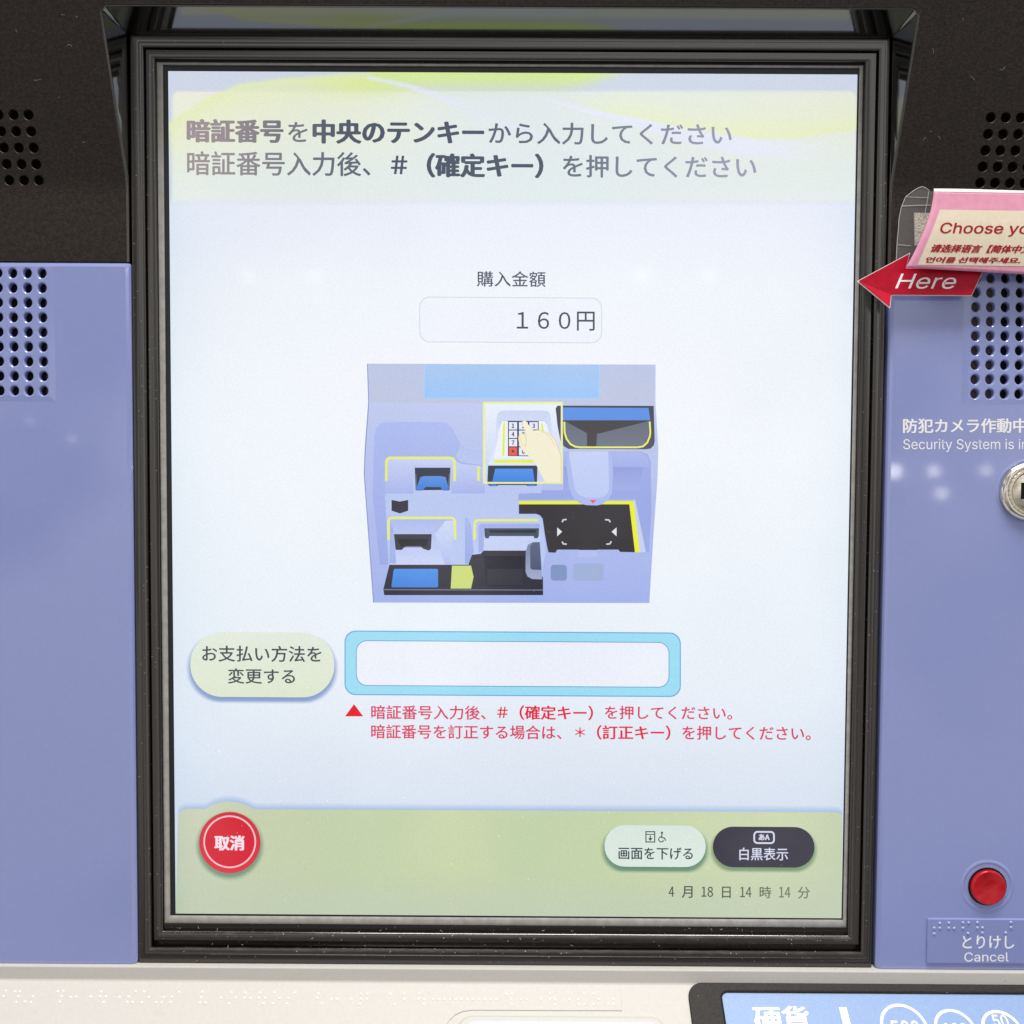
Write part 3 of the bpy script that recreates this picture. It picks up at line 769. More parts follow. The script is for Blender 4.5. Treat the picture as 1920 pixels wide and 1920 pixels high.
P((62, 128, 214), (824, 822), (868, 822), (860, 832), (832, 832)); P((62, 128, 214), (1058, 822), (1104, 822), (1098, 832), (1064, 832))
HAND = [(1024, 440), (1030, 428), (1042, 427), (1054, 440), (1078, 476), (1096, 490), (1128, 486), (1150, 496), (1176, 500), (1202, 518), (1226, 548), (1244, 600), (1261, 650), (1262, 806), (1166, 806), (1140, 760), (1112, 704), (1086, 668), (1050, 634), (1020, 604), (1006, 570), (1001, 535), (1006, 512), (1022, 503), (1040, 516), (1046, 500), (1030, 462)]
P((236, 196, 130), *[(x + 3 * (1 if x > 1120 else -1), y - 2) for x, y in HAND]); P((245, 239, 208), *HAND)
A.line([(1042, 516), (1048, 540), (1046, 572), (1040, 590)], 4, (232, 198, 140), tr=Z)
A.line([(1006, 520), (1014, 552), (1030, 590)], 3, (236, 206, 150), tr=Z)
A.line([(1150, 497), (1176, 512), (1204, 540), (1226, 590)], 3.5, (236, 206, 150), tr=Z)
A.build('machine_diagram'); VEIL[0] = 0

def ring_pts(cx, cy, r, n=40): return [(cx + r * math.cos(2 * math.pi * k / n), cy + r * math.sin(2 * math.pi * k / n)) for k in range(n)]
A = Art(3); pill = rr(357, 1185.5, 627, 1307, 60, 12)
A.shadow(pill, back_col, (126, 150, 198), 9, 7); A.poly(pill, ((226, 235, 222), (222, 232, 208)))
A.text('お支払い方法を', 379, 1210.5, 603, 1241, (72, 84, 88)); A.text('変更する', 427.5, 1253, 553.5, 1282, (72, 84, 88)); A.build('payment_change_key')
A = Art(3)
A.poly(rr(646, 1184, 1276.5, 1305, 21), (104, 170, 218)); A.poly(rr(648, 1186, 1274.5, 1303, 19.5), (158, 221, 244))
A.poly(rr(667.5, 1202, 1255, 1287.5, 21), (104, 160, 205)); A.poly(rr(669, 1203.5, 1253.5, 1286, 19.5), (235, 240, 250)); A.build('pin_entry_field')
A = Art(3); rc, rb = (218, 66, 100), (226, 40, 70)
A.poly([(647, 1343), (664, 1320), (681, 1343)], (232, 26, 42))
A.text('暗証番号入力後、', 696, 1322.5, 911, 1349, rc); A.text('＃', 932, 1325, 952, 1346, rb)
A.text('（確定キー）', 974, 1322.5, 1112, 1350, rb, bold=.012); A.text('を押してください。', 1134, 1323.5, 1373, 1349, rc)
A.text('暗証番号を訂正する場合は、', 696, 1359, 1053, 1385.5, rc); A.text('＊', 1078, 1363.5, 1097, 1382, rb)
A.text('（訂正キー）', 1119, 1359.5, 1257, 1387, rb, bold=.012); A.text('を押してください。', 1279, 1361, 1520, 1387.5, rc)
A.build('hint_text')
# footer
def foot_col(x, y):
    c = ccurve([(340, (196, 206, 178)), (500, (190, 204, 167)), (720, (187, 205, 163)), (850, (196, 210, 165)), (980, (187, 206, 163)), (1250, (194, 210, 165)), (1450, (196, 210, 169)), (1600, (188, 202, 169))], x)
    k = ss(1610, 1715, y); c = lerp(c, (186, 201, 173), k * .8); c = tuple(v + d for v, d in zip(c, (8, 5, 9)))
    return lerp(c, (176, 196, 172), math.exp(-max(0, x - 332) / 20) * .5)
A = Art(1)
def blue_line(x): return 1519.5 + .005 * (x - 960)
NXF = 200; rows = []
def ftop(x):
    y = blue_line(x); d = abs(x - 430)
    if d < 62: y = min(y, 1580 - math.sqrt(max(0, 77.5 ** 2 - d * d)) )
    y += 7 * math.exp(-max(0, x - 338) / 4) + 6 * math.exp(-max(0, 1578 - x) / 4)
    return y
pts, cols = [], []
xs = [334.2 + (1579.6 - 334.2) * i / NXF for i in range(NXF + 1)]
for off, k in ((-13, 1), (-5, .72), (0, .28), (3, .2)):
    for x in xs: pts.append((x, ftop(x) + off))
def shade_col(x, y):
    o = y - ftop(x); return lerp((166, 188, 230), back_col(x, y), ss(3, -14, o))
A.raw(pts, [(j * (NXF + 1) + i, (j + 1) * (NXF + 1) + i, (j + 1) * (NXF + 1) + i + 1, j * (NXF + 1) + i + 1) for j in range(3) for i in range(NXF)], shade_col, 1)
pts = []; NYF = 24
for j in range(NYF + 1):
    for i, x in enumerate(xs):
        u = i / NXF; yb = 1712.5 + (1721.5 - 1712.5) * u; xb = 329.6 + (1577.4 - 329.6) * u
        t = j / NYF; y0 = ftop(x); pts.append((x + (xb - x) * t, y0 + (yb - .3 - y0) * t))
A.raw(pts, [(j * (NXF + 1) + i, (j + 1) * (NXF + 1) + i, (j + 1) * (NXF + 1) + i + 1, j * (NXF + 1) + i + 1) for j in range(NYF) for i in range(NXF)], foot_col, 2)
A.build('footer_bar')
A = Art(4); c0 = ring_pts(431, 1579.5, 57.5)
A.shadow(c0, foot_col, (112, 144, 120), 9, 6); A.poly(c0, ((206, 54, 68), (224, 66, 78)))
A.poly(ring_pts(431, 1578, 49.5), (248, 196, 206)); A.poly(ring_pts(431, 1578, 46.5), ((214, 44, 60), (216, 50, 66)))
A.text('取消', 402, 1566, 459, 1594.5, (246, 226, 236), bold=.022); A.build('cancel_key')
A = Art(4); pill = rr(1133.5, 1547.5, 1323, 1625, 38, 12)
A.shadow(pill, foot_col, (100, 136, 114), 9, 7); A.poly(pill, ((217, 231, 222), (222, 235, 228)))
ik = (64, 80, 84)
A.text('画面を下げる', 1159.5, 1588.5, 1299, 1611.5, ik)
A.line([(1211, 1559), (1227.5, 1559.2), (1227.5, 1578.5), (1211, 1578.3)], 2, ik, True); A.line([(1211, 1564), (1227, 1564.2)], 1.6, ik)
A.line([(1219.2, 1566), (1219.2, 1573)], 2, ik); A.poly([(1215, 1571), (1223.5, 1571), (1219.2, 1576.5)], ik)
A.poly(ring_pts(1241, 1561, 2.2, 10), ik); A.line([(1241, 1563), (1240.5, 1570), (1246, 1571), (1248, 1576)], 2, ik)
A.line([(1240, 1568), (1236, 1570), (1234.5, 1574), (1237.5, 1578), (1242, 1578), (1244, 1574.5)], 1.8, ik)
A.build('screen_lowering_key')
A = Art(4); pill = rr(1336.5, 1550, 1527, 1626, 38, 12)
A.shadow(pill, foot_col, (120, 148, 112), 8, 6); A.poly(pill, ((58, 58, 71), (64, 62, 76)))
wt = (216, 218, 240)
A.line(rr(1414, 1559.5, 1451, 1580.5, 6, 5), 3.2, wt, True); A.text('あA', 1422, 1563.5, 1443, 1575.5, wt, bold=.02)
A.text('白黒表示', 1386, 1589, 1477.5, 1613, wt, bold=.006); A.build('contrast_key')
A = Art(4)
def date_ink(x, y): return lerp((78, 96, 84), (118, 130, 104), ss(1300, 1520, x))
for s_, x0, y0, x1, y1 in (('4', 1253.5, 1662, 1264, 1681), ('月', 1278, 1661, 1298.5, 1683.5), ('18', 1315, 1662, 1337, 1681.5), ('日', 1353.5, 1662, 1370, 1683.5),
                           ('14', 1387.5, 1662.5, 1409, 1682), ('時', 1424, 1661.5, 1446, 1684), ('14', 1460.5, 1662.5, 1482, 1682.5), ('分', 1495.5, 1662, 1518.5, 1684.5)):
    A.text(s_, x0, y0, x1, y1, date_ink, bold=.006)
A.build('date_text')

# ================================================================== FITTINGS ON THE RIGHT PANEL
def lathe(mb, c, prof, n=48, mi=0, cap=False, squash=1.0):
    rings = [[c + Vector((r * math.cos(2 * math.pi * k / n), -h, r * math.sin(2 * math.pi * k / n))) for k in range(n)] for r, h in prof]
    tunnel(mb, rings, mi)
    if cap: mb.add(rings[-1], [tuple(range(n))], None, mi)
mm_ = .001
cbtn = fp.u(1851, 1662)
mb = MB(); lathe(mb, cbtn, [(11.2 * mm_, -.0002), (10.6 * mm_, .0001), (9.9 * mm_, .0002), (9.6 * mm_, .0002), (9.2 * mm_, .00005), (7.75 * mm_, -.0012), (7.7 * mm_, -.004)])
btn = mb.build('cancel_button', PUR, machine, smooth=True)
mb = MB(); lathe(mb, cbtn, [(7.75 * mm_, -.0008), (7.6 * mm_, .0003), (7.05 * mm_, .0003), (7.0 * mm_, -.003)], cap=True); mb.build('button_collar', HOLE, btn, smooth=False)
mb = MB(); lathe(mb, cbtn, [(6.9 * mm_, -.002), (6.9 * mm_, .0012), (6.8 * mm_, .00165), (6.5 * mm_, .0019), (6.2 * mm_, .00185), (5 * mm_, .0016), (3 * mm_, .0013), (1 * mm_, .0012), (.01 * mm_, .0012)], cap=True); mb.build('button_cap', RED, btn, smooth=True)
def dome(mb, c, n_, r, hgt):
    n_ = n_.normalized(); a = n_.cross(Vector((1, .01, 0))).normalized(); b_ = n_.cross(a); vs = []; fs = []
    R3 = ((1, 0), (.82, .55), (.45, .88)); M = 10
    for k, h in R3:
        for i in range(M):
            t = 2 * math.pi * i / M; vs.append(c + (a * math.cos(t) + b_ * math.sin(t)) * r * k + n_ * hgt * h)
    vs.append(c + n_ * hgt)
    for q in range(2):
        for i in range(M): fs.append((q * M + i, q * M + (i + 1) % M, (q + 1) * M + (i + 1) % M, (q + 1) * M + i))
    for i in range(M): fs.append((2 * M + i, 2 * M + (i + 1) % M, 3 * M))
    mb.add(vs, fs)
# raised label plate with braille
TH = .0009; pt = front(DP + TH)
a0 = pt.u(1739.5, 1722.5); a1 = pt.u(1738, 1806.5)
mb = MB(); lo = rrect(a1.x, a1.z, .32, a0.z, .0008, 5, (1, 0, 0, 1)); li = rrect(a1.x + .0003, a1.z + .0003, .3197, a0.z - .0003, .0006, 5, (1, 0, 0, 1))
t3 = lambda lp, d: [Vector((p[0], -d, p[1])) for p in lp]
mb.add(t3(li, DP + TH), [tuple(range(len(li)))]); tunnel(mb, [t3(li, DP + TH), t3(lo, DP + TH - .0003), t3(lo, DP - .0003)], flip=True)
plate = mb.build('button_label', PLATE, machine)
mb = MB()
for q in ((1751.5, 1740), (1762, 1731), (1762, 1740), (1751.5, 1750.5), (1779, 1730.5), (1779, 1740), (1789, 1740.5), (1805.5, 1730), (1805.5, 1740), (1816, 1730), (1815, 1750), (1832.5, 1729.5), (1832.5, 1739.5), (1842, 1739.5), (1842, 1749), (1895.5, 1729.5), (1895.5, 1739), (1885.5, 1749)):
    dome(mb, pt.u(*q), Vector((0, -1, 0)), .00062, .00048)
mb.build('braille', DOTP, plate, smooth=True)
def print_on(plane, name, mat, parent, items, off=4e-5, origin=Vector((0, 0, 0))):
    mb = MB()
    for it in items:
        body, x0, y0, x1, y1, kw = it; o, fs = text_px(body, x0, y0, x1, y1, **kw)
        pts = [plane.u(px, py) + plane.n * (off + k) for px, py, k in o]; mb.add(pts, fs)
    return mb.build(name, mat, parent, off=origin)
print_on(pt, 'label_lettering', WHITE, plate, [('とりけし', 1804.5, 1754, 1902, 1779, dict(bold=.008, slope=0)), ('Cancel', 1808, 1785.5, 1891, 1803, dict(slope=-.004, face='sans', bold=.006))])
print_on(fp, 'security_notice', WHITE, pr, [('防犯カメラ作動中', 1693, 784.5, 1896.6, 812, dict(bold=.012, slope=-.002, prefix='防犯カメラ作動')),
                                             ('Security System is in operation', 1693.5, 823, 1913, 847.5, dict(slope=-.001, prefix='Security System is i', face='sans'))])
# cylinder lock
cl = front(DP + .002).u(1933, 922); cl.y = -DP
mb = MB(); lathe(mb, cl, [(12.9 * mm_, -.0003), (12.5 * mm_, .0002), (11.9 * mm_, .0002), (11.55 * mm_, -.0006)], 64); mb.build('lock_seat', PUR, machine, smooth=True)
mb = MB(); lathe(mb, cl, [(11.5 * mm_, -.001), (11.5 * mm_, .001), (11.1 * mm_, .0019), (10.2 * mm_, .0026), (9.3 * mm_, .0029), (9.2 * mm_, .0027)], 64)
lock = mb.build('cylinder_lock', CHROME, machine, smooth=True)
mb = MB(); n = 64
rings = []
for r, h, j in ((9.2, .0027, .10), (8.9, .0032, .12), (8.1, .0033, .06), (7.85, .0030, 0), (7.75, .0022, 0)):
    rings.append([cl + Vector(((r + (j if k % 2 else -j)) * mm_ * math.cos(2 * math.pi * k / n), -h, (r + (j if k % 2 else -j)) * mm_ * math.sin(2 * math.pi * k / n))) for k in range(n)])
tunnel(mb, rings); mb.build('lock_ring', STEEL, lock)
mb = MB(); lathe(mb, cl, [(7.7 * mm_, .0015), (7.6 * mm_, .0026), (7.2 * mm_, .0030), (3 * mm_, .0033), (.05 * mm_, .0034)], 64, cap=True); mb.build('lock_core', STEEL, lock, smooth=True)
bm = bmesh.new(); bmesh.ops.create_cube(bm, size=1); ks = front(DP + .0037).u(1934, 920.5)
for v in bm.verts: v.co = Vector((ks.x + v.co.x * .0076, -DP - .0032 + v.co.y * .001, ks.z + v.co.z * .0064))
mb = MB(); mb.add([v.co.copy() for v in bm.verts], [tuple(v.index for v in f.verts) for f in bm.faces]); bm.free()
mb.build('key_slot', HOLE, lock)

# ================================================================== CREAM CONSOLE BELOW
zA = fp.u(960, 1812.5).z
_d = ray(960, 1817.5); dA = -(CAM + _d * ((zA - CAM.z) / _d.z)).y
zB = front(dA).u(960, 1843).z
T = 1.35; nn = math.sqrt(1 + T * T); E_ = Vector((0, -T / nn, -1 / nn)); NR = Vector((0, -1 / nn, T / nn))
P0 = Vector((0, -dA, zB)); DESK = Plane(P0, NR)
def D(x, s, h=0): return P0 + Vector((x, 0, 0)) + E_ * s + NR * h
prof = [(-.002, zA - .0002), (-dA + .0004, zA), (-dA + .0001, zA - .0001), (-dA, zA - .0004), (-dA, zB + .0007), (-dA - .00005, zB + .0003)]
prof = [Vector((0, a, b_)) for a, b_ in prof] + [D(0, .0004, .00003), D(0, .0008, 0), D(0, .16, 0), D(0, .16, -.08)]
mb = MB(); tunnel(mb, [[Vector((-XW, p.y, p.z)), Vector((XW, p.y, p.z))] for p in prof], close=False, flip=True)
for s_ in (-1, 1): mb.add([Vector((s_ * XW, p.y, p.z)) for p in prof] + [Vector((s_ * XW, .01, prof[-1].z))], [tuple(range(len(prof) + 1))])
console = mb.build('console', BEI, machine)
def sval(px, py): return (DESK.u(px, py) - P0).dot(E_)
def xval(px, py): return DESK.u(px, py).x
def slab(name, loop, h, mat, parent, bev=.0002, base=-.0002):
    """loop of (x, s) on the console, raised by h"""
    a = sum(p[0] * q[1] - q[0] * p[1] for p, q in zip(loop, loop[1:] + loop[:1]))
    if a < 0: loop = loop[::-1]
    cx = sum(p[0] for p in loop) / len(loop); cs_ = sum(p[1] for p in loop) / len(loop)
    mb = MB(); N_ = len(loop); ins = []
    for i in range(N_):
        p, q, r_ = Vector(loop[i - 1]), Vector(loop[i]), Vector(loop[(i + 1) % N_])
        t = ((q - p).normalized() + (r_ - q).normalized()).normalized(); ins.append(q + Vector((-t.y, t.x)) * bev)
    top = [D(p[0], p[1], h) for p in ins]
    from mathutils.geometry import tessellate_polygon
    tris = tessellate_polygon([[Vector((p[0], p[1], 0)) for p in ins]])
    fs = []
    for f in tris:
        a_, b_, c_ = (top[i] for i in f)
        fs.append(tuple(f) if (b_ - a_).cross(c_ - a_).dot(NR) > 0 else tuple(f)[::-1])
    mb.add(top, fs); tunnel(mb, [top, [D(p[0], p[1], h - bev) for p in loop], [D(p[0], p[1], base) for p in loop]])
    return mb.build(name, mat, parent)
def pxl(pts): return [(xval(*p), sval(*p)) for p in pts]
xa = xval(1163.5, 1856); sa = sval(1000, 1853.5); sb = sval(1000, 1894.5)
cut = pxl([(886, 1894.5), (868, 1897), (854, 1903), (845, 1911), (838, 1921)])
loop = [(-XW + .002, sa), (xa, sa), (xa, sb)] + cut + [(cut[-1][0] - .001, .12), (-XW + .002, .12)]
bp_ = slab('braille_strip', loop, .00035, BEI, console, .00012)
mb = MB()
D6 = [(33, 177), (84, 181), (112, 179), (20, 208), (103, 208), (186, 208), (92, 240), (141, 238), (174, 240), (325, 180), (357, 178), (347, 208), (398, 212), (428, 210), (337, 238), (510, 210), (570, 182), (562, 208), (594, 208), (583, 240), (764, 180), (812, 181), (672, 212), (724, 209), (836, 211), (716, 240), (746, 240), (797, 242), (920, 212), (968, 211), (1008, 183), (878, 241), (909, 242), (960, 240), (1138, 183), (1131, 214), (1124, 243), (1156, 243), (1302, 186), (1244, 216), (1326, 215), (1288, 247), (1380, 187), (1376, 216), (1408, 217), (1464, 188), (1456, 217), (1490, 217), (1482, 248), (1544, 187), (1570, 219), (1534, 248), (1622, 218), (1616, 248), (1658, 189), (1790, 191), (1783, 218), (1810, 250), (1866, 222), (1898, 222)]
D7 = [(56, 200), (84, 198), (158, 198), (206, 172), (237, 172), (205, 198), (234, 198), (200, 224), (351, 172), (374, 225), (422, 172), (420, 198), (496, 172), (492, 198), (521, 200), (519, 224)] + \
     [(564 + 28.8 * k, 199) for k in range(12)] + [(930, 172), (958, 172), (957, 199), (958, 226), (1004, 199), (1033, 199), (1104, 199), (1149, 172), (1148, 199), (1176, 201), (1176, 226), (1247, 199), (1290, 199), (1320, 172), (1295, 225), (1321, 226), (1366, 172), (1369, 225), (1394, 199), (1466, 198), (1441, 224), (1468, 224)]
for u_, v_ in D6:
    q = D(xval(u_ / 3, 1800 + v_ / 3), sval(u_ / 3, 1800 + v_ / 3), .00035); dome(mb, q, NR, .0006, .0003)
for u_, v_ in D7:
    q = D(xval(600 + u_ / 2.667, 1800 + v_ / 2.667), sval(600 + u_ / 2.667, 1800 + v_ / 2.667), .00035); dome(mb, q, NR, .0006, .0003)
mb.build('braille', DOT, bp_, smooth=True)
# rounded tray edge peeking in at the bottom
def tray(x0, x1, s0, r): return rrect(x0, s0, x1, s0 + .06, r, 8)
xt0, xt1, st = xval(856, 1921), xval(1250, 1921), sval(1050, 1906)
slab('tray_rim', tray(xt0, xt1, st, .0065), .0012, BEI, console, .0009)
slab('tray_floor', tray(xt0 + .003, xt1 - .0025, sval(1050, 1917.5), .005), .0013, TRAY, console, .00005, base=.0010)
# coin sign in a black frame
fx0, fs0 = xval(1292.5, 1885), sval(1560, 1845); bx0, bs0 = xval(1356, 1890), sval(1560, 1862.5)
FL = .075
def rl(x0, s0, i, r): return rrect(x0 + i, s0 + i, XW - .004 - i, s0 + FL - i, max(r - i, .0003), 8)
bC = rrect(bx0 - .0007, bs0 - .0007, XW - .0113, bs0 + FL - .0093, .0033, 8)
mb = MB(); L3 = lambda lp, h: [D(p[0], p[1], h) for p in lp]
bO = rrect(bx0, bs0, XW - .012, bs0 + FL - .01, .0026, 8); bI = rrect(bx0 + .0002, bs0 + .0002, XW - .0122, bs0 + FL - .0102, .0024, 8); bB = rrect(bx0 - .0003, bs0 - .0003, XW - .0117, bs0 + FL - .0097, .0029, 8)
tunnel(mb, [L3(rl(fx0, fs0, 0, .0062), -.0002), L3(rl(fx0, fs0, 0, .0062), .0005), L3(rl(fx0, fs0, .0003, .0062), .0008), L3(bC, .0008), L3(bB, .0011), L3(bO, .001), L3(bO, .0001)], flip=True)
frame_o = mb.build('coin_sign', BLK, machine)
for p in frame_o.data.polygons: p.use_smooth = False
frame_o.data.flip_normals()
mb = MB(); q = L3(bI, .0002); mb.add(q, [tuple(range(len(q)))[::-1]]); blue = mb.build('sign_face', BLUE, frame_o); blue.data.flip_normals()
BP = Plane(D(0, 0, .0002), NR)
def bs(px, py): q = BP.u(px, py); return q.x, (q - P0).dot(E_)
def desk_text(mb, body, x0, x1, s_top, bold, sy=1.0, face='cjk'):
    vs, fs = text_mesh(body, bold, face); ua, ub = min(v[0] for v in vs), max(v[0] for v in vs); vb = max(v[1] for v in vs)
    k = (x1 - x0) / (ub - ua); mb.add([D(x0 + (u - ua) * k, s_top + (vb - v) * k * sy, .00025 + z) for u, v, z in vs], fs)
mb = MB()
desk_text(mb, '硬貨', bs(1410, 1895)[0], bs(1515, 1895)[0], bs(1460, 1886)[1], .014)
(bx, bs_) = bs(1573, 1888.5); bx2 = bs(1587, 1888.5)[0]; m = (bx + bx2) / 2
mb.add([D(bx, bs_, .00025), D(bx, bs_ + .014, .00025), D(bx2, bs_ + .014, .00025), D(bx2, bs_, .00025)], [(0, 1, 2, 3)])
mb.add([D(m - .004, bs_ + .014, .00025), D(m, bs_ + .019, .00025), D(m + .004, bs_ + .014, .00025)], [(0, 1, 2)])
for topx, topy, lx, rx_, stroke, txt, tx0, tx1, ty in ((1685, 1882, 1650.5, 1738, .0011, '500', 1668.5, 1722, 1913.5), (1783, 1892, 1751.5, 1826, .0011, '100', 1768, 1812, 1918), (1869, 1894, 1840, 1911.5, .0011, '50', 1858.5, 1887, 1902.5)):
    s0 = bs(topx, topy)[1]; xl, s1 = bs(lx, 1920); xr, _ = bs(rx_, 1920); c = xr - xl; hh = s1 - s0; Rr = (c * c / 4 + hh * hh) / (2 * hh) if hh < c / 2 else c / 2
    cx = (xl + xr) / 2; n = 64
    o_ = [D(cx + Rr * math.cos(2 * math.pi * k / n), s0 + Rr + Rr * math.sin(2 * math.pi * k / n), .00025) for k in range(n)]
    i_ = [D(cx + (Rr - stroke) * math.cos(2 * math.pi * k / n), s0 + Rr + (Rr - stroke) * math.sin(2 * math.pi * k / n), .00025) for k in range(n)]
    tunnel(mb, [o_, i_], flip=True)
    desk_text(mb, txt, bs(tx0, ty + 3)[0], bs(tx1, ty + 3)[0], bs((tx0 + tx1) / 2, ty)[1], .02, 1.25, 'sans')
mb.build('sign_lettering', WHITE, frame_o)

# ================================================================== LANGUAGE NOTICE AND ARROW
SP = Plane(front(.0150).u(1800, 430), (0.02, -1, .02))
so_ = SP.u(1800, 430)
sign = empty('language_notice', so_, 'pink and cream paper notice in a clear plastic sleeve reading Choose your language', 'notice')
zz = lambda u, v: (1560 + u / 5.3333, 320 + v / 5.3333)
LE = [(1020, 205), (1010, 270), (985, 390), (962, 460), (940, 520), (902, 620), (860, 720), (820, 812), (780, 895), (735, 972)]
def wave(px, py): return .0009 * math.sin((px - 1700) / 55) * math.exp(-max(0, px - 1700) / 90) + .0008 * math.sin((py - 380) / 40)
def sp(px, py, off=0): return SP.u(px, py) + SP.n * (wave(px, py) + off)
def grid(left, wpx, off, mat, name, parent, nx=40):
    mb = MB(); vs = []
    for (u, v) in left:
        x, y = zz(u, v)
        for i in range(nx + 1):
            t = i / nx; yy = y + (wpx * t) * .0
            q = (x + wpx * t, yy); vs.append(sp(*q, off))
    M = len(left); fs = [(j * (nx + 1) + i, (j + 1) * (nx + 1) + i, (j + 1) * (nx + 1) + i + 1, j * (nx + 1) + i + 1) for j in range(M - 1) for i in range(nx)]
    mb.add(vs, fs); o = mb.build(name, mat, parent, off=so_)
    md = o.modifiers.new('card', 'SOLIDIFY'); md.thickness = .0002; md.offset = -1 if True else 1
    return o
PAW = 420
# the paper's lower edge drops a little to the right
mb = MB(); nx = 44; vs = []
def paper_pt(t, k, inset=0):
    """t along the left edge 0..1, k px to the right"""
    L = len(LE) - 1; i = min(int(t * L), L - 1); f_ = t * L - i
    u = LE[i][0] + (LE[i + 1][0] - LE[i][0]) * f_; v = LE[i][1] + (LE[i + 1][1] - LE[i][1]) * f_
    x, y = zz(u, v); return x + k, y + k * (.012 + .040 * t)
for j in range(25):
    for i in range(nx + 1): vs.append(sp(*paper_pt(j / 24, PAW * i / nx)))
gf = lambda M, nx: [(j * (nx + 1) + i, (j + 1) * (nx + 1) + i, (j + 1) * (nx + 1) + i + 1, j * (nx + 1) + i + 1) for j in range(M) for i in range(nx)]
mb.add(vs, gf(24, nx)); paper = mb.build('paper', PINK, sign, smooth=True, off=so_)
md = paper.modifiers.new('card', 'SOLIDIFY'); md.thickness = .0003; md.offset = -1
CL_ = [(1070, 395), (1030, 500), (985, 610), (938, 725), (895, 835), (848, 945)]
mb = MB(); vs = []
for j in range(21):
    t = j / 20 * (len(CL_) - 1); i = min(int(t), len(CL_) - 2); f_ = t - i
    u = CL_[i][0] + (CL_[i + 1][0] - CL_[i][0]) * f_; v = CL_[i][1] + (CL_[i + 1][1] - CL_[i][1]) * f_
    x, y = zz(u, v)
    for k in range(nx + 1):
        kk = 350 * k / nx; vs.append(sp(x + kk, y + kk * .01, 8e-5))
mb.add(vs, gf(20, nx)); mb.build('text_field', CREAM, sign, smooth=True, off=so_)
mb = MB()
for body, x0, y0, x1, y1, kw in (('Choose your language', 1756.5, 419, 1930, 444.5, dict(skew=.25, bold=.014, slope=.004, prefix='Choose yo', face='sans')),
                                 ('请选择语言【简体中文】', 1739.5, 460, 1917, 475, dict(skew=.5, bold=.02, slope=.008, prefix='请选择语言【简体中')),
                                 ('언어를 선택해주세요.', 1731, 483, 1917, 494, dict(skew=.5, bold=.02, slope=.004))):
    o, fs = text_px(body, x0, y0, x1, y1, **kw); mb.add([sp(p[0], p[1], 1.8e-4 + p[2]) for p in o], fs)
mb.build('lettering', INK, sign, off=so_)
mb = MB(); a = [paper_pt(0, PAW * i / nx) for i in range(nx + 1)]
mb.add([sp(x, y - 3.2 - 2.4 * math.exp(-((x - 1800) / 120) ** 2) , -.0002) for x, y in a] + [sp(x, y + .8, 1e-4) for x, y in a], [(i, nx + 1 + i, nx + 2 + i, i + 1) for i in range(nx)])
mb.build('sleeve_seam', EDGE, sign, off=so_)
# clear sleeve behind and round the paper
SL = Plane(front(.0085).u(1720, 430), (0.05, -1, 0))
OUT = [(975, 205), (940, 176), (905, 160), (870, 168), (820, 196), (735, 262), (712, 315), (690, 370), (668, 480), (660, 600), (650, 700), (640, 890), (700, 930), (1100, 950), (1100, 205)]
def slv(u, v, off=0): return SL.u(*zz(u, v)) + SL.n * off
mb = MB(); pts = [slv(*p) for p in OUT]; mb.add(pts, [tuple(range(len(pts)))]); 
a = [paper_pt(0, PAW * i / nx) for i in range(nx + 1)]
mb.add([sp(x, y - 4.5, -3e-4) for x, y in a] + [sp(x, y + 2, -3.4e-4) for x, y in a], [(i, nx + 1 + i, nx + 2 + i, i + 1) for i in range(nx)])
sleeve = mb.build('clear_sleeve', CLEAR, sign, off=so_)
def tube_line(mb, pts, r):
    for a_, b_ in zip(pts, pts[1:]):
        d = (b_ - a_).normalized(); n1 = d.cross(Vector((0, 1, 0))).normalized(); n2 = d.cross(n1)
        ring = lambda c: [c + (n1 * math.cos(k * math.pi / 3) + n2 * math.sin(k * math.pi / 3)) * r for k in range(6)]
        tunnel(mb, [ring(a_), ring(b_)])
mb = MB(); tube_line(mb, [slv(u, v, .0002) for u, v in OUT[:12]], .00011)
tube_line(mb, [slv(735, 262, .0002), slv(850, 268, .0002), slv(965, 272, .0002)], .00008); tube_line(mb, [slv(692, 356, .0002), slv(850, 348, .0002), slv(985, 346, .0002)], .00012)
tube_line(mb, [slv(655, 742, .0002), slv(790, 752, .0002)], .00009); tube_line(mb, [slv(965, 210, .0002), slv(948, 320, .0002), slv(925, 440, .0002)], .0001)
mb.build('sleeve_edge', CREASE, sleeve, off=so_)
mb = MB(); VP = front(.0079); q = [VP.u(*zz(*p)) for p in ((825, 420), (1040, 424), (1040, 750), (832, 745))]; mb.add(q, [(3, 2, 1, 0)])
o = mb.build('hook_tape_patch', VEL, sign, off=so_); md = o.modifiers.new('card', 'SOLIDIFY'); md.thickness = .0009; md.offset = -1

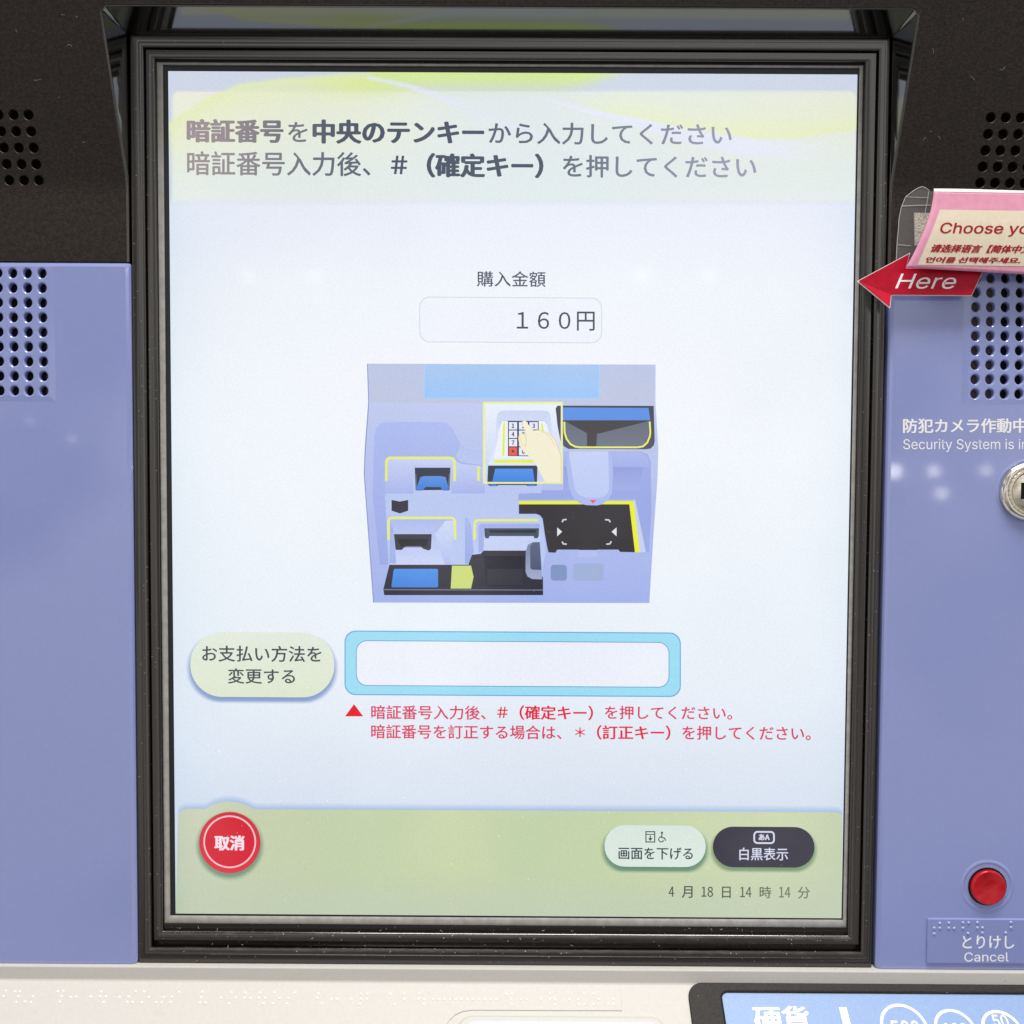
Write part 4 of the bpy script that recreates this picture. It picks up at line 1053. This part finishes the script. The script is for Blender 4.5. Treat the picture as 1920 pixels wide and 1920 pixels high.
AP = Plane(front(.0122).u(1740, 527), (0.0, -1, .03)); ao = AP.u(1740, 527)
arrow = empty('arrow_sign', ao, 'red card arrow reading Here, pointing left at the screen from under the pink notice', 'arrow sign')
TIP, CR, BARB = (1609.5, 527), (1671, 552.5), (1664.2, 577.5)
ARW = [TIP, BARB, CR, (1821.5, 553.5), (1843.5, 506.5), (1698, 503), (1705.5, 475.5)]
def ap(p, off=0):
    d = 0
    if p[1] > 553 and p[0] < 1671: d = (p[1] - 552) * .00009
    return AP.u(*p) + AP.n * (off + d)
def grow(poly, k):
    o = []; n = len(poly)
    for i in range(n):
        p, q, r_ = Vector(poly[i - 1]), Vector(poly[i]), Vector(poly[(i + 1) % n]); d1, d2 = (q - p).normalized(), (r_ - q).normalized()
        n1, n2 = Vector((-d1.y, d1.x)), Vector((-d2.y, d2.x)); m_ = (n1 + n2); m_ = m_ / max(.35, m_.length_squared / 2) if m_.length > .2 else n1; o.append(tuple(q - m_ * k * -1))
    return o
def arrow_faces(mb, poly, off):
    v = [ap(p, off) for p in poly]; mb.add(v, [(0, 1, 2), (0, 2, 5, 6), (2, 3, 4, 5)])
mb = MB(); big = grow(ARW, 1.2); arrow_faces(mb, big, -.00025); card = mb.build('card_edge', EDGE, arrow, off=ao)
md = card.modifiers.new('card', 'SOLIDIFY'); md.thickness = .0003; md.offset = -1
mb = MB(); arrow_faces(mb, ARW, 0); mb.build('arrow_face', ARED, arrow, off=ao)
print_on(AP, 'lettering', WHITE, arrow, [('Here', 1678, 513.5, 1799, 541.5, dict(skew=.42, slope=.006, face='sans'))], off=8e-5, origin=ao)

# ================================================================== LINT AND FLECKS LYING ON THE MACHINE
mb = MB(); rl_ = random.Random(3)
HP = Plane((0, -(DP - .0004), Z_BEND), (0, -1, -TILT))
def fibre(P, n_, ln, r):
    n_ = n_.normalized(); a = n_.cross(Vector((0, 0, 1))).normalized(); b_ = n_.cross(a); t = rl_.uniform(0, 6.28); k = rl_.uniform(-2.5, 2.5); p = P + n_ * r; pts = [p]
    for i in range(6):
        p = p + (a * math.cos(t) + b_ * math.sin(t)) * ln / 6; t += k / 6; pts.append(p)
    tube_line(mb, pts, r)
for px, py in [(115, 28), (126, 86), (111, 184), (160, 267), (64, 150), (30, 60), (1750, 100), (1806, 38), (1736, 258), (1762, 262), (1828, 150), (1874, 130), (1880, 300)]:
    fibre(HP.u(px, py), HP.n, rl_.uniform(.0006, .0032), 3e-5)
for k in range(46):
    px, py = rl_.uniform(330, 1600), rl_.choice([1738, 1742, 1746, 1758, 1772, 1785, 1799]) + rl_.uniform(-2, 2)
    fibre(front(.0052).u(px, py), Vector((0, -1, .3)), rl_.uniform(.0003, .0012), rl_.uniform(3e-5, 6e-5))
for k in range(26):
    fibre(front(.0008).u(rl_.uniform(330, 1575), rl_.uniform(1000, 1700)), Vector((0, -1, 0)), rl_.uniform(.0003, .0014), 2.2e-5)
LINT = make_plain('grey_lint', (.55, .54, .52, 1), .8, .2)
lint = mb.build('lint', LINT, None, off=Vector((0, 0, 0))); lint.location = BASE
lint['kind'] = 'stuff'; lint['label'] = 'pale lint and dust flecks lying on the black bezel and cover'; lint['category'] = 'lint'
